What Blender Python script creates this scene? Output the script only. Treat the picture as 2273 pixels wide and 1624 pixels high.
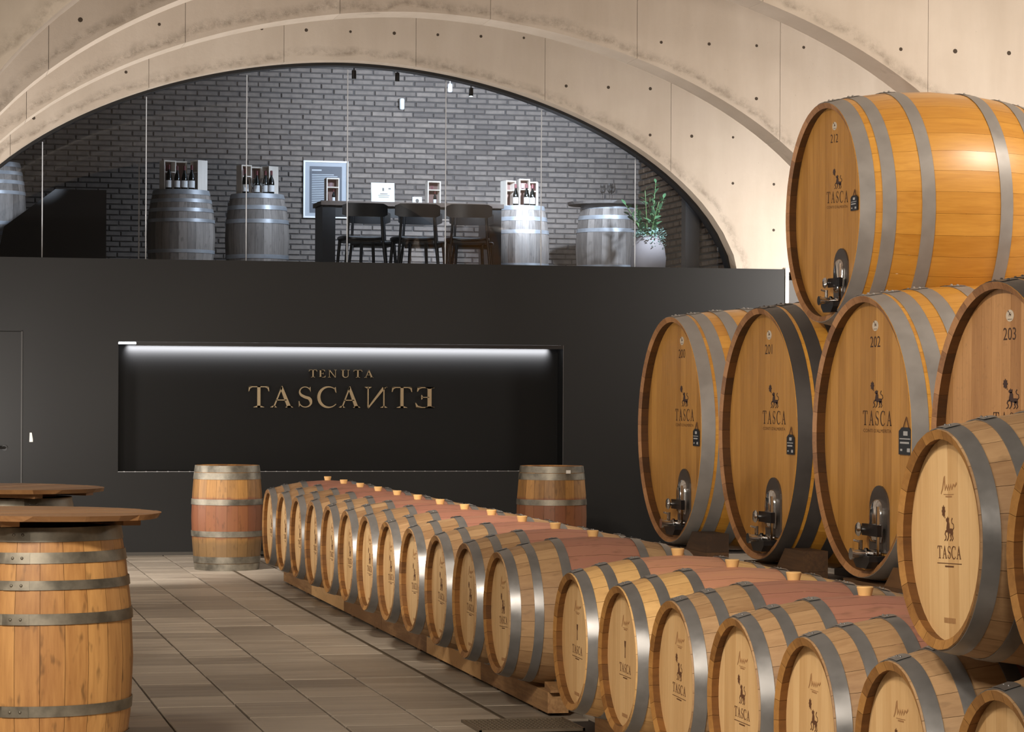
import bpy, math, random
from mathutils import Matrix, Vector
PI = math.pi
random.seed(7)
SC = bpy.context.scene
COL = SC.collection
for o in list(bpy.data.objects):
    bpy.data.objects.remove(o)

# ------------------------------------------------------------------ camera
TH, ROLL = 0.2254, 0.0049
cam = bpy.data.cameras.new('camera')
cam.sensor_width = 36.0
cam.lens = 5882.8 / 2273.0 * 36.0
cam.shift_y = (872.59 - 812.0) / 2273.0
cam.clip_start, cam.clip_end = 0.1, 200
cam_o = bpy.data.objects.new('camera', cam)
cam_o.matrix_world = Matrix.Translation((0, 0, 1.5)) @ Matrix.Rotation(-TH, 4, 'Z') @ Matrix.Rotation(PI / 2, 4, 'X') @ Matrix.Rotation(ROLL, 4, 'Z')
COL.objects.link(cam_o)
SC.camera = cam_o

# ------------------------------------------------------------------ world, exposure
SC.view_settings.view_transform = 'Standard'
SC.view_settings.look = 'None'
SC.view_settings.gamma = 1.0
SC.view_settings.use_curve_mapping = False
SC.view_settings.exposure = 0.0
W = bpy.data.worlds.new('world')
SC.world = W
W.use_nodes = True
W.node_tree.nodes['Background'].inputs[0].default_value = (1.0, 0.86, 0.70, 1)
W.node_tree.nodes['Background'].inputs[1].default_value = 0.05


# ------------------------------------------------------------------ lights of the hall
def area(name, loc, target, size, power, color, size_y=None, spread=PI):
    l = bpy.data.lights.new(name, 'AREA')
    l.energy, l.color, l.size, l.spread = power, color, size, spread
    if size_y:
        l.shape, l.size_y = 'RECTANGLE', size_y
    o = bpy.data.objects.new(name, l)
    o.location = loc
    o.rotation_euler = (Vector(target) - Vector(loc)).to_track_quat('-Z', 'Y').to_euler()
    COL.objects.link(o)
    return o


def spot(name, loc, target, power, color, angle=1.2, blend=0.6, radius=0.05):
    l = bpy.data.lights.new(name, 'SPOT')
    l.energy, l.color, l.spot_size, l.spot_blend, l.shadow_soft_size = power, color, angle, blend, radius
    o = bpy.data.objects.new(name, l)
    o.location = loc
    o.rotation_euler = (Vector(target) - Vector(loc)).to_track_quat('-Z', 'Y').to_euler()
    COL.objects.link(o)
    return o


WARM = (1.0, 0.89, 0.76)
NEUT = (1.0, 0.93, 0.86)
COOL = (0.74, 0.86, 1.0)
# ceiling lamps of the nearer bays, plus two added spots
area('hall_light', (-0.2, -0.8, 4.6), (2.6, 8.0, 0.4), 0.6, 230, WARM)
spot('hall_light', (-0.8, 4.2, 4.6), (2.2, 11.5, 0.2), 1500, WARM, 1.35, 1.0, 0.3)
spot('hall_light', (0.9, 10.0, 4.4), (2.7, 18.2, 0.3), 1000, WARM, 0.80, 1.0, 0.25)
spot('hall_light', (0.8, 11.0, 4.0), (5.9, 16.6, 1.4), 1300, WARM, 1.15, 0.9, 0.15)  # added spot, brightens the cask heads
area('hall_light', (-0.9, 6.0, 3.4), (0.6, 11.0, 0.7), 0.4, 90, WARM)
spot('hall_light', (0.3, 19.4, 3.7), (1.7, 22.2, 0.0), 1700, NEUT, 0.75, 1.0, 0.2)  # added spot, brightens the floor before the black wall
# lamps above the big casks, right of the picture
area('cask_lamp', (8.2, 15.0, 5.0), (7.4, 16.6, 2.6), 0.5, 60, WARM)
# wall lamps in the bays, washing the concrete ribs from both sides
for (y, pr, pl) in ((22.9, 100, 125), (19.6, 100, 125), (16.2, 50, 95), (12.6, 24, 0)):
    area('bay_lamp', (9.2, y, 2.6), (5.5, y + 0.9, 3.2), 0.5, pr, NEUT)
    if pl: area('bay_lamp', (0.15, y - .5, 0.7), (1.6, y + 0.5, 5.0), 0.5, pl, NEUT)
# gallery spots behind the glass, cool daylight colour
spot('gallery_spot', (8.2, 25.6, 4.2), (7.5, 28.2, 3.3), 520, COOL, 0.8, 0.8)
spot('gallery_spot', (6.8, 25.5, 4.45), (6.5, 30.8, 4.5), 1900, COOL, 1.05, 0.9)
spot('gallery_spot', (5.2, 25.5, 4.5), (5.6, 30.8, 4.2), 520, COOL, 1.3, 0.9)
area('gallery_fill', (5.2, 27.5, 5.5), (5.2, 29.2, 2.6), 2.0, 80, COOL, 4.0)
spot('gallery_spot', (5.0, 25.4, 4.3), (3.2, 27.6, 3.2), 190, COOL, 0.7, 0.8)
spot('gallery_spot', (1.95, 24.95, 3.8), (0.80, 28.0, 3.45), 260, COOL, 0.28, 0.6)  # added spot without a fitting, brightens the leftmost barrel


# ------------------------------------------------------------------ mesh helpers
def lin(r, g, b):
    f = lambda c: (c / 255.0) / 12.92 if c / 255.0 <= 0.04045 else ((c / 255.0 + 0.055) / 1.055) ** 2.4
    return (f(r), f(g), f(b), 1.0)


class MB:
    def __init__(s):
        s.v, s.f = [], []

    def add(s, vs, fs):
        n = len(s.v)
        s.v += [tuple(p) for p in vs]
        s.f += [tuple(i + n for i in f) for f in fs]
        return s

    def box(s, x0, x1, y0, y1, z0, z1, M=None):
        vs = [Vector((x, y, z)) for z in (z0, z1) for y in (y0, y1) for x in (x0, x1)]
        if M is not None:
            vs = [M @ p for p in vs]
        return s.add(vs, [(0, 2, 3, 1), (4, 5, 7, 6), (0, 1, 5, 4), (2, 6, 7, 3), (0, 4, 6, 2), (1, 3, 7, 5)])

    def prism(s, pts, to3, d0, d1):
        """closed polygon pts (2D) extruded between depths d0 and d1; to3(a, b, d) places it"""
        n = len(pts)
        vs = [to3(a, b, d0) for a, b in pts] + [to3(a, b, d1) for a, b in pts]
        fs = [tuple(range(n - 1, -1, -1)), tuple(range(n, 2 * n))]
        fs += [(i, (i + 1) % n, n + (i + 1) % n, n + i) for i in range(n)]
        return s.add(vs, fs)

    def lathe(s, prof, n=24, M=None, cap0=True, cap1=True):
        """prof: list of (r, z) about +Z"""
        vs = []
        for r, z in prof:
            for k in range(n):
                a = 2 * PI * k / n
                p = Vector((r * math.cos(a), r * math.sin(a), z))
                vs.append(M @ p if M is not None else p)
        fs = []
        for i in range(len(prof) - 1):
            for k in range(n):
                a, b = i * n + k, i * n + (k + 1) % n
                fs.append((a, b, b + n, a + n))
        if cap0:
            fs.append(tuple(range(n - 1, -1, -1)))
        if cap1:
            fs.append(tuple(range((len(prof) - 1) * n, len(prof) * n)))
        return s.add(vs, fs)

    def tube(s, pts, r, n=8, r2=None):
        pts = [Vector(p) for p in pts]
        m = len(pts)
        vs, fs = [], []
        for i, p in enumerate(pts):
            t = (pts[min(i + 1, m - 1)] - pts[max(i - 1, 0)]).normalized()
            up = Vector((0, 0, 1)) if abs(t.z) < 0.95 else Vector((1, 0, 0))
            a = t.cross(up).normalized()
            b = t.cross(a).normalized()
            rr = r if r2 is None else r + (r2 - r) * i / (m - 1)
            for k in range(n):
                an = 2 * PI * k / n
                vs.append(p + a * rr * math.cos(an) + b * rr * math.sin(an))
        for i in range(m - 1):
            for k in range(n):
                x, y = i * n + k, i * n + (k + 1) % n
                fs.append((x, y, y + n, x + n))
        fs.append(tuple(range(n - 1, -1, -1)))
        fs.append(tuple(range((m - 1) * n, m * n)))
        return s.add(vs, fs)

    def mesh(s, name, mat, smooth=False, angle=None):
        me = bpy.data.meshes.new(name)
        me.from_pydata(s.v, [], s.f)
        if mat is not None:
            me.materials.append(mat)
        if smooth:
            me.polygons.foreach_set('use_smooth', [True] * len(me.polygons))
            if angle is not None:
                try:
                    me.set_sharp_from_angle(angle=angle)
                except Exception:
                    pass
        me.update()
        return me


def put(name, me, parent=None, M=None, label=None, cat=None, group=None, kind=None):
    o = bpy.data.objects.new(name, me)
    COL.objects.link(o)
    if parent is not None:
        o.parent = parent
    if M is not None:
        o.matrix_basis = M
    if label: o['label'] = label
    if cat: o['category'] = cat
    if group: o['group'] = group
    if kind: o['kind'] = kind
    return o


def thing(name, label, cat, loc=(0, 0, 0), rz=0.0, group=None, M=None):
    o = put(name, None, None, M if M is not None else Matrix.Translation(loc) @ Matrix.Rotation(rz, 4, 'Z'), label, cat, group)
    o.empty_display_size = 0.1
    return o


def T(x, y, z):
    return Matrix.Translation((x, y, z))


def RX(a):
    return Matrix.Rotation(a, 4, 'X')


def RY(a):
    return Matrix.Rotation(a, 4, 'Y')


def RZ(a):
    return Matrix.Rotation(a, 4, 'Z')


# ------------------------------------------------------------------ materials
class NT:
    def __init__(s, name):
        s.m = bpy.data.materials.new(name)
        s.m.use_nodes = True
        s.t = s.m.node_tree
        s.p = s.t.nodes['Principled BSDF']

    def n(s, typ, **kw):
        nd = s.t.nodes.new(typ)
        for k, v in kw.items():
            setattr(nd, k, v)
        return nd

    def l(s, a, b):
        s.t.links.new(a, b)

    def math(s, op, a, b=None, c=None, clamp=False):
        nd = s.n('ShaderNodeMath', operation=op, use_clamp=clamp)
        for i, x in enumerate((a, b, c)):
            if x is None: continue
            if isinstance(x, (int, float)): nd.inputs[i].default_value = x
            else: s.l(x, nd.inputs[i])
        return nd.outputs[0]

    def mix(s, fac, a, b, blend='MIX'):
        nd = s.n('ShaderNodeMix', data_type='RGBA', blend_type=blend)
        for sock, x in ((nd.inputs[0], fac), (nd.inputs[6], a), (nd.inputs[7], b)):
            if isinstance(x, (int, float)): sock.default_value = x
            elif isinstance(x, tuple): sock.default_value = x
            else: s.l(x, sock)
        return nd.outputs[2]

    def coords(s, scale, rnd=True):
        tc = s.n('ShaderNodeTexCoord')
        mp = s.n('ShaderNodeMapping')
        mp.inputs['Scale'].default_value = scale
        src = tc.outputs['Object']
        if rnd:
            oi = s.n('ShaderNodeObjectInfo')
            ad = s.n('ShaderNodeVectorMath', operation='MULTIPLY_ADD')
            cb = s.n('ShaderNodeCombineXYZ')
            for i in range(3): s.l(oi.outputs['Random'], cb.inputs[i])
            s.l(cb.outputs[0], ad.inputs[0])
            ad.inputs[1].default_value = (37.0, 53.0, 71.0)
            s.l(src, ad.inputs[2])
            src = ad.outputs[0]
        s.l(src, mp.inputs[0])
        return mp.outputs[0]

    def noise(s, vec, scale, detail=4, rough=0.55, dist=0.0):
        nd = s.n('ShaderNodeTexNoise')
        nd.inputs['Scale'].default_value = scale
        nd.inputs['Detail'].default_value = detail
        nd.inputs['Roughness'].default_value = rough
        nd.inputs['Distortion'].default_value = dist
        s.l(vec, nd.inputs['Vector'])
        return nd.outputs['Fac']

    def ramp(s, fac, a, b, lo=0.0, hi=1.0):
        nd = s.n('ShaderNodeMapRange', clamp=True)
        for i, x in ((1, a), (2, b), (3, lo), (4, hi)): nd.inputs[i].default_value = x
        s.l(fac, nd.inputs[0])
        return nd.outputs[0]

    def rand(s):
        return s.n('ShaderNodeObjectInfo').outputs['Random']

    def bump(s, h, strength=0.2, dist=0.002):
        nd = s.n('ShaderNodeBump')
        nd.inputs['Strength'].default_value = strength
        nd.inputs['Distance'].default_value = dist
        s.l(h, nd.inputs['Height'])
        s.l(nd.outputs[0], s.p.inputs['Normal'])

    def base(s, c):
        if isinstance(c, tuple): s.p.inputs['Base Color'].default_value = c
        else: s.l(c, s.p.inputs['Base Color'])

    def set(s, **kw):
        for k, v in kw.items():
            nm = {'rough': 'Roughness', 'metal': 'Metallic', 'coat': 'Coat Weight', 'coatr': 'Coat Roughness', 'spec': 'Specular IOR Level', 'trans': 'Transmission Weight', 'ior': 'IOR'}[k]
            if isinstance(v, (int, float)): s.p.inputs[nm].default_value = v
            else: s.l(v, s.p.inputs[nm])
        return s.m


def plain(name, rgb, rough=0.5, metal=0.0, **kw):
    a = NT(name)
    a.base(lin(*rgb))
    return a.set(rough=rough, metal=metal, **kw)


def wood(name, light, dark, axis='X', rough=0.55, vary=0.25, coat=0.0, stain=None, L=0.94, stain_w=0.2, spots=0.0, coatr=0.15, foot=None):
    a = NT(name)
    st = {'X': (1.2, 16, 16), 'Z': (16, 16, 1.2), 'Y': (16, 1.2, 16)}[axis]
    g = a.noise(a.coords(st), 3.0, 5, 0.6, 0.3)
    bl = a.noise(a.coords(tuple(0.25 * q + 0.6 for q in st)), 1.6, 3, 0.5)
    r = a.rand()
    f = a.math('ADD', a.math('MULTIPLY', g, 0.75), a.math('MULTIPLY', bl, 0.55))
    f = a.math('ADD', f, a.math('MULTIPLY', a.math('SUBTRACT', r, 0.5), vary * 2.2))
    f = a.ramp(f, 0.30, 1.0)
    c = a.mix(f, lin(*dark), lin(*light))
    if stain:
        tc = a.n('ShaderNodeTexCoord')
        sp = a.n('ShaderNodeSeparateXYZ')
        a.l(tc.outputs['Object'], sp.inputs[0])
        d = a.math('ABSOLUTE', a.math('SUBTRACT', sp.outputs[0], L / 2))
        d = a.math('ADD', d, a.math('MULTIPLY', a.math('SUBTRACT', bl, 0.5), 0.05))
        m = a.ramp(d, stain_w, stain_w + 0.02, 0.85, 0.0)
        m = a.math('MULTIPLY', m, a.ramp(g, 0.2, 0.7, 0.65, 1.0))
        c = a.mix(m, c, lin(*stain))
    if foot:
        tc2 = a.n('ShaderNodeTexCoord')
        sp2 = a.n('ShaderNodeSeparateXYZ')
        a.l(tc2.outputs['Object'], sp2.inputs[0])
        m2 = a.ramp(a.math('ADD', sp2.outputs[0], a.math('MULTIPLY', a.math('SUBTRACT', bl, 0.5), 0.10)), foot[0], foot[1], 0.0, 0.75)
        c = a.mix(m2, c, lin(*foot[2]))
    if spots:
        k = a.noise(a.coords((5, 14, 14)), 2.2, 2, 0.5)
        c = a.mix(a.ramp(k, 0.60, 0.74, 0.0, spots), c, lin(*[q * 0.45 for q in dark]))
    a.base(c)
    a.bump(g, 0.25, 0.002)
    return a.set(rough=rough, coat=coat, coatr=coatr)


def steel(name, rgb, rough=0.38, metal=0.85, patch=0.3):
    a = NT(name)
    v = a.coords((3, 3, 3))
    k = a.noise(v, 2.5, 4, 0.6)
    c = a.mix(a.ramp(k, 0.35, 0.7), lin(*[q * (1 - patch) for q in rgb]), lin(*rgb))
    a.base(c)
    return a.set(metal=metal, rough=a.ramp(k, 0.3, 0.75, rough - 0.06, rough + 0.12))


M_OAK = wood('oak_barrel', (180, 146, 106), (136, 102, 68), rough=0.6, vary=0.2, stain=(158, 102, 90), stain_w=0.185, spots=0.3)
M_OAKHEAD = wood('oak_head', (220, 185, 134), (196, 157, 106), 'Z', 0.55, 0.25)
M_CHIME = wood('shaded_chime', (168, 122, 64), (118, 78, 34), rough=0.6, vary=0.3)  # brown chime wood, shade of the head recess put into the colour
M_INNER = wood('shaded_inner', (124, 82, 36), (78, 48, 18), rough=0.65, vary=0.25)  # recess wall colour darkened to hold the shade inside the chime
M_CASK = wood('cask_oak', (212, 156, 66), (176, 118, 38), rough=0.40, vary=0.16, coat=0.4, coatr=0.28)
M_CASKHEAD = wood('cask_head', (182, 134, 68), (142, 98, 42), 'Z', 0.45, 0.18, coat=0.12, coatr=0.3)
M_CASKHEADB = wood('cask_head_pale', (176, 132, 84), (140, 98, 56), 'Z', 0.5, 0.2, spots=0.2)
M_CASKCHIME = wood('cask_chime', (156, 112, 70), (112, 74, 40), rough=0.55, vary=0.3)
M_CASKINNER = wood('cask_inner_shaded', (86, 52, 16), (52, 30, 8), rough=0.6, vary=0.25)  # very dark brown, shade of the cask recess painted in
M_OLD = wood('old_oak', (172, 126, 68), (104, 72, 36), rough=0.55, foot=(.58, .66, (98, 78, 50)), vary=0.2, stain=(112, 60, 42), L=0.88, stain_w=0.16, spots=0.4)
M_OLD2 = wood('old_oak_table', (198, 150, 90), (140, 94, 50), rough=0.5, vary=0.16, spots=0.55)
M_GREY = wood('grey_oak', (158, 148, 140), (100, 92, 86), rough=0.6, vary=0.25, spots=0.35)
M_TABLE = wood('table_wood', (164, 122, 80), (116, 80, 48), 'X', 0.42, 0.2)
M_GTABLE = wood('grey_table_wood', (110, 102, 96), (72, 66, 62), 'X', 0.5, 0.2)
M_BEAM = wood('beam_wood', (214, 172, 118), (132, 96, 60), 'Y', 0.65, 0.45, spots=0.3)
M_DARKBEAM = wood('dark_beam_wood', (96, 66, 36), (52, 34, 18), 'Y', 0.6, 0.3)
M_BUNG = plain('bung_wood', (222, 178, 116), 0.55)
M_HOOP = steel('galvanised_hoop', (142, 141, 140), 0.34, 0.6, 0.12)
M_HOOPC = steel('satin_hoop', (150, 146, 142), 0.42, 0.3, 0.06)
M_HOOPD = steel('dark_hoop', (74, 70, 68), 0.42, 0.2, 0.08)
M_HOOPO = steel('old_hoop', (152, 146, 132), 0.48, 0.7, 0.35)
M_CHROME = plain('polished_steel', (205, 205, 205), 0.12, 1.0)
M_BRUSH = plain('brushed_steel', (128, 124, 120), 0.35, 0.9)
M_BLACK = plain('black_plastic', (22, 22, 24), 0.35)
M_INK = plain('burnt_ink', (58, 34, 18), 0.7)
M_INKL = plain('pale_burnt_ink', (158, 118, 76), 0.7)
M_DARKWALL = plain('black_panel', (16, 16, 16), 0.55, spec=.35)
M_NICHE = plain('black_niche_panel', (10, 10, 10), 0.6, spec=.2)
M_GOLD = plain('bronze_letter', (196, 178, 146), 0.3, 0.85)
M_WHITE = plain('white_paint', (225, 224, 220), 0.5)
M_PAPER = plain('paper_card', (222, 220, 214), 0.7)
M_SLATE = plain('slate_tag', (26, 30, 36), 0.4)
M_TAGMARK = plain('chalk_mark', (150, 150, 150), 0.8)
M_FRAME = plain('black_window_frame', (24, 25, 27), 0.4)
M_SEAM = plain('pane_edge', (196, 202, 210), 0.3)
M_CHAIR = wood('black_chair_wood', (28, 28, 30), (16, 16, 17), 'X', 0.35, 0.2)
M_BARTAB = wood('dark_table_wood', (96, 78, 64), (56, 44, 36), 'X', 0.45, 0.2)
M_BOX = wood('pale_pine', (236, 228, 218), (208, 196, 182), 'Z', 0.6, 0.15)
M_BOTTLE = plain('dark_bottle_glass', (10, 12, 10), 0.08, 0.0)
M_CAPS = plain('bottle_capsule', (92, 22, 26), 0.35)
M_LABEL = plain('bottle_label', (226, 226, 226), 0.6)
M_POT = plain('grey_clay', (158, 148, 146), 0.8)
M_LEAF = plain('leaf_green', (82, 118, 82), 0.35)
M_LEAF2 = plain('silver_leaf', (150, 182, 168), 0.45)
M_STEM = plain('plant_stem', (92, 120, 70), 0.5)
M_POSTER = plain('poster_navy', (44, 50, 62), 0.5)
M_MORTAR = plain('mortar', (84, 79, 76), 0.95)
M_JOINT = plain('floor_joint', (44, 36, 28), 0.9)
M_GRATE = plain('grate_metal', (112, 100, 84), 0.5, 0.4)


def brick_mat(name, a_, b_, c_):
    a = NT(name)
    k = a.noise(a.coords((1, 1, 1)), 14, 4, 0.6)
    r = a.rand()
    c = a.mix(a.ramp(r, 0.0, 1.0), lin(*a_), lin(*b_))
    c = a.mix(a.ramp(k, 0.35, 0.75, 0.0, 0.6), c, lin(*c_))
    a.base(c)
    a.bump(k, 0.5, 0.006)
    return a.set(rough=0.85)


M_BRICK = brick_mat('grey_brick', (104, 95, 89), (140, 128, 118), (86, 79, 75))
M_WBRICK = brick_mat('warm_brick', (128, 108, 84), (160, 138, 110), (92, 76, 58))


def floor_mat():
    a = NT('floor_tile')
    k = a.noise(a.coords((0.6, 3.2, 1)), 2.2, 6, 0.62, 0.4)
    s = a.noise(a.coords((0.5, 9.0, 1)), 2.0, 4, 0.6)
    r = a.rand()
    f = a.math('ADD', a.math('MULTIPLY', k, 0.6), a.math('MULTIPLY', s, 0.45))
    f = a.math('ADD', f, a.math('MULTIPLY', a.math('SUBTRACT', r, 0.5), 0.30))
    c = a.mix(a.ramp(f, 0.25, 0.85), lin(112, 102, 90), lin(178, 167, 152))
    a.base(c)
    a.bump(k, 0.15, 0.003)
    return a.set(rough=a.ramp(k, 0.3, 0.8, 0.42, 0.62))


M_FLOOR = floor_mat()


def concrete_mat():
    a = NT('cast_concrete')
    tc = a.n('ShaderNodeTexCoord')
    obj = tc.outputs['Object']
    def nz(scale, vec=obj, d=5, r=0.6):
        return a.noise(vec, scale, d, r)
    mp = a.n('ShaderNodeMapping')
    mp.inputs['Scale'].default_value = (3.2, 1, 0.5)
    a.l(obj, mp.inputs[0])
    big = nz(0.9)
    streak = nz(1.3, mp.outputs[0], 4)
    fine = nz(22, d=6, r=0.7)
    f = a.math('ADD', a.math('MULTIPLY', big, 0.6), a.math('MULTIPLY', streak, 0.5))
    f = a.math('ADD', f, a.math('MULTIPLY', a.math('SUBTRACT', a.rand(), 0.5), 0.12))
    c = a.mix(a.ramp(f, 0.3, 0.8), lin(182, 170, 156), lin(206, 196, 184))
    # small pits
    pit = nz(55, d=2, r=0.5)
    c = a.mix(a.ramp(pit, 0.74, 0.80, 0.0, 0.4), c, lin(96, 84, 70))
    # rough, stained band that follows the cast edge of the arch (uv.y is the distance from that edge in metres)
    uv = a.n('ShaderNodeUVMap')
    uv.uv_map = 'edge'
    sp = a.n('ShaderNodeSeparateXYZ')
    a.l(uv.outputs[0], sp.inputs[0])
    d = sp.outputs[1]
    n2 = nz(2.6, d=4)
    n3 = nz(11, d=5, r=0.75)
    dd = a.math('ADD', d, a.math('MULTIPLY', a.math('SUBTRACT', n2, 0.5), 0.20))
    band = a.math('MULTIPLY', a.ramp(dd, 0.02, 0.05), a.ramp(dd, 0.05, 0.13, 1.0, 0.0))
    band = a.math('MULTIPLY', band, a.ramp(n3, 0.38, 0.62))
    c = a.mix(a.math('MULTIPLY', band, 0.5), c, lin(104, 92, 78))
    a.base(c)
    h = a.math('SUBTRACT', a.math('MULTIPLY', fine, 0.5), a.math('MULTIPLY', band, 1.2))
    a.bump(h, 0.35, 0.012)
    return a.set(rough=0.85)


M_CONC = concrete_mat()


def glass_mat(name, tint, refl):
    m = bpy.data.materials.new(name)
    m.use_nodes = True
    t = m.node_tree
    t.nodes.clear()
    out = t.nodes.new('ShaderNodeOutputMaterial')
    tr = t.nodes.new('ShaderNodeBsdfTransparent')
    tr.inputs[0].default_value = tint
    gl = t.nodes.new('ShaderNodeBsdfGlossy')
    gl.inputs['Roughness'].default_value = 0.01
    fr = t.nodes.new('ShaderNodeFresnel')
    fr.inputs[0].default_value = refl
    mx = t.nodes.new('ShaderNodeMixShader')
    t.links.new(fr.outputs[0], mx.inputs[0])
    t.links.new(tr.outputs[0], mx.inputs[1])
    t.links.new(gl.outputs[0], mx.inputs[2])
    t.links.new(mx.outputs[0], out.inputs[0])
    return m


M_PANE = glass_mat('window_glass', (0.95, 0.97, 1.0, 1), 1.45)
M_WGLASS = NT('drinking_glass').set(rough=0.02, trans=1.0, ior=1.45)


def emit(name, rgb, strength):
    a = NT(name)
    a.p.inputs['Emission Color'].default_value = lin(*rgb)
    a.p.inputs['Emission Strength'].default_value = strength
    return a.m


M_LED = emit('led_strip_light', (245, 248, 255), 9.0)
M_LAMP = emit('spot_lens', (235, 245, 255), 12.0)

# ------------------------------------------------------------------ setting: floor
fl = put('floor', MB().box(-2.0, 12.0, -1.0, 25.2, -0.3, -0.012).mesh('floor', M_JOINT), kind='structure')


def chamfer_block(lx, ly, lz, c, mat, name):
    """block centred in x,y; bottom at z=-lz, chamfered top edge at z=0"""
    m = MB()
    x, y = lx / 2, ly / 2
    v = [(-x, -y, -lz), (x, -y, -lz), (x, y, -lz), (-x, y, -lz), (-x, -y, -c), (x, -y, -c), (x, y, -c), (-x, y, -c),
         (-x + c, -y + c, 0), (x - c, -y + c, 0), (x - c, y - c, 0), (-x + c, y - c, 0)]
    f = [(8, 9, 10, 11)]
    for i in range(4):
        j = (i + 1) % 4
        f += [(i, j, 4 + j, 4 + i), (4 + i, 4 + j, 8 + j, 8 + i)]
    return m.add(v, f).mesh(name, mat)


TILE_X = [2.698 - 0.3805 * k for k in range(0, 10)]
tile_meshes = {}
GX, TL = 0.010, 0.3805
rnd = random.Random(11)
placed = []
for col in range(9):
    xc = TILE_X[col] - TL / 2
    y = 11.2 + rnd.uniform(-0.5, 0)
    while y < 24.38:
        ln = rnd.choice((0.4, 0.5, 0.58, 0.66, 0.76))
        ln = min(ln, 24.395 - y)
        if ln < 0.06: break
        placed.append((xc, y + ln / 2, round(ln, 3), TL))
        y += ln
# narrow strip of tiles between the drain slot and the barrel racks
y = 11.85
while y < 24.38:
    ln = min(rnd.choice((0.4, 0.5, 0.58, 0.76)), 24.395 - y)
    if ln < 0.06: break
    placed.append((2.7125 + TL / 2, y + ln / 2, round(ln, 3), TL))
    y += ln
placed.sort(key=lambda q: (q[1]))
rest = MB()


def visible(q):
    return q[0] > 0.25 and q[1] > 11.0


vis = [q for q in placed if visible(q)][:300]
vs_ = set(vis)
for q in placed:
    dz = rnd.uniform(-0.0015, 0.0015)
    if q in vs_:
        k = (q[2], q[3])
        if k not in tile_meshes:
            tile_meshes[k] = chamfer_block(q[3] - GX, q[2] - GX, 0.03, 0.004, M_FLOOR, 'floor_tile')
        put('floor_tile', tile_meshes[k], fl, T(q[0], q[1], dz) @ RX(rnd.uniform(-.001, .001)))
    else:
        rest.box(q[0] - q[3] / 2 + .003, q[0] + q[3] / 2 - .003, q[1] - q[2] / 2 + .003, q[1] + q[2] / 2 - .003, -0.03, dz)
for i in range(24):
    for j in range(36):
        x0 = 3.1 + i * 0.3805
        y0 = -0.6 + j * 0.7
        if y0 + .7 < 24.39 and x0 < 11.5:
            rest.box(x0 + .003, x0 + .377, y0 + .003, y0 + .697, -0.03, 0)
for i in range(13):
    for j in range(17):
        rest.box(-1.9 + i * .3805, -1.9 + i * .3805 + .374, -0.6 + j * .7, -0.6 + j * .7 + .694, -0.03, 0)
put('floor_tile', rest.mesh('floor_tile_rest', M_FLOOR), fl, kind='stuff')
# drain slot with its metal lips
dr = MB()
dr.box(2.690, 2.694, 11.85, 22.3, -0.02, 0.003)
dr.box(2.708, 2.712, 11.85, 22.3, -0.02, 0.003)
put('trim_1', dr.mesh('trim_1', M_GRATE), kind='structure')

# drain grate at the near end of the slot
gr = thing('drain_grate', 'flat metal floor grate at the near end of the dark drain slot', 'grate', (2.72, 11.62, 0.001))
fm = MB()
for (x0, x1, y0, y1) in ((-.24, .24, -.2, -.19), (-.24, .24, .19, .2), (-.24, -.23, -.2, .2), (.23, .24, -.2, .2)):
    fm.box(x0, x1, y0, y1, 0, .012)
put('frame', fm.mesh('frame', M_GRATE), gr)
bm_ = MB().box(-.003, .003, -.19, .19, 0, .010).mesh('bar', M_GRATE)
for k in range(23):
    put('bar', bm_, gr, T(-.22 + k * .02, 0, 0))
cb_ = MB().box(-.23, .23, -.002, .002, 0, .009).mesh('cross_bar', M_GRATE)
for k in range(7):
    put('cross_bar', cb_, gr, T(0, -.15 + k * .05, 0))

# ------------------------------------------------------------------ setting: concrete arches
AX, AA, AZ, AB, AN = 4.034, 3.827, 2.478, 2.116, 1.873
A_TOP = 5.9


def arch_z(x):
    t = abs((x - AX) / AA)
    return None if t >= 1 else AZ + AB * (1 - t ** AN) ** (1 / AN)


def edge_dist(x, z):
    if z <= AZ:
        return abs(x - AX) - AA
    u, w = abs((x - AX) / AA), (z - AZ) / AB
    q = (u ** AN + w ** AN) ** (1 / AN)
    e = 1e-4
    def Q(a, b):
        return (abs((a - AX) / AA) ** AN + max(0, (b - AZ) / AB) ** AN) ** (1 / AN)
    gx, gz = (Q(x + e, z) - q) / e, (Q(x, z + e) - q) / e
    return (q - 1) / max(1e-6, math.hypot(gx, gz))


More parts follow.
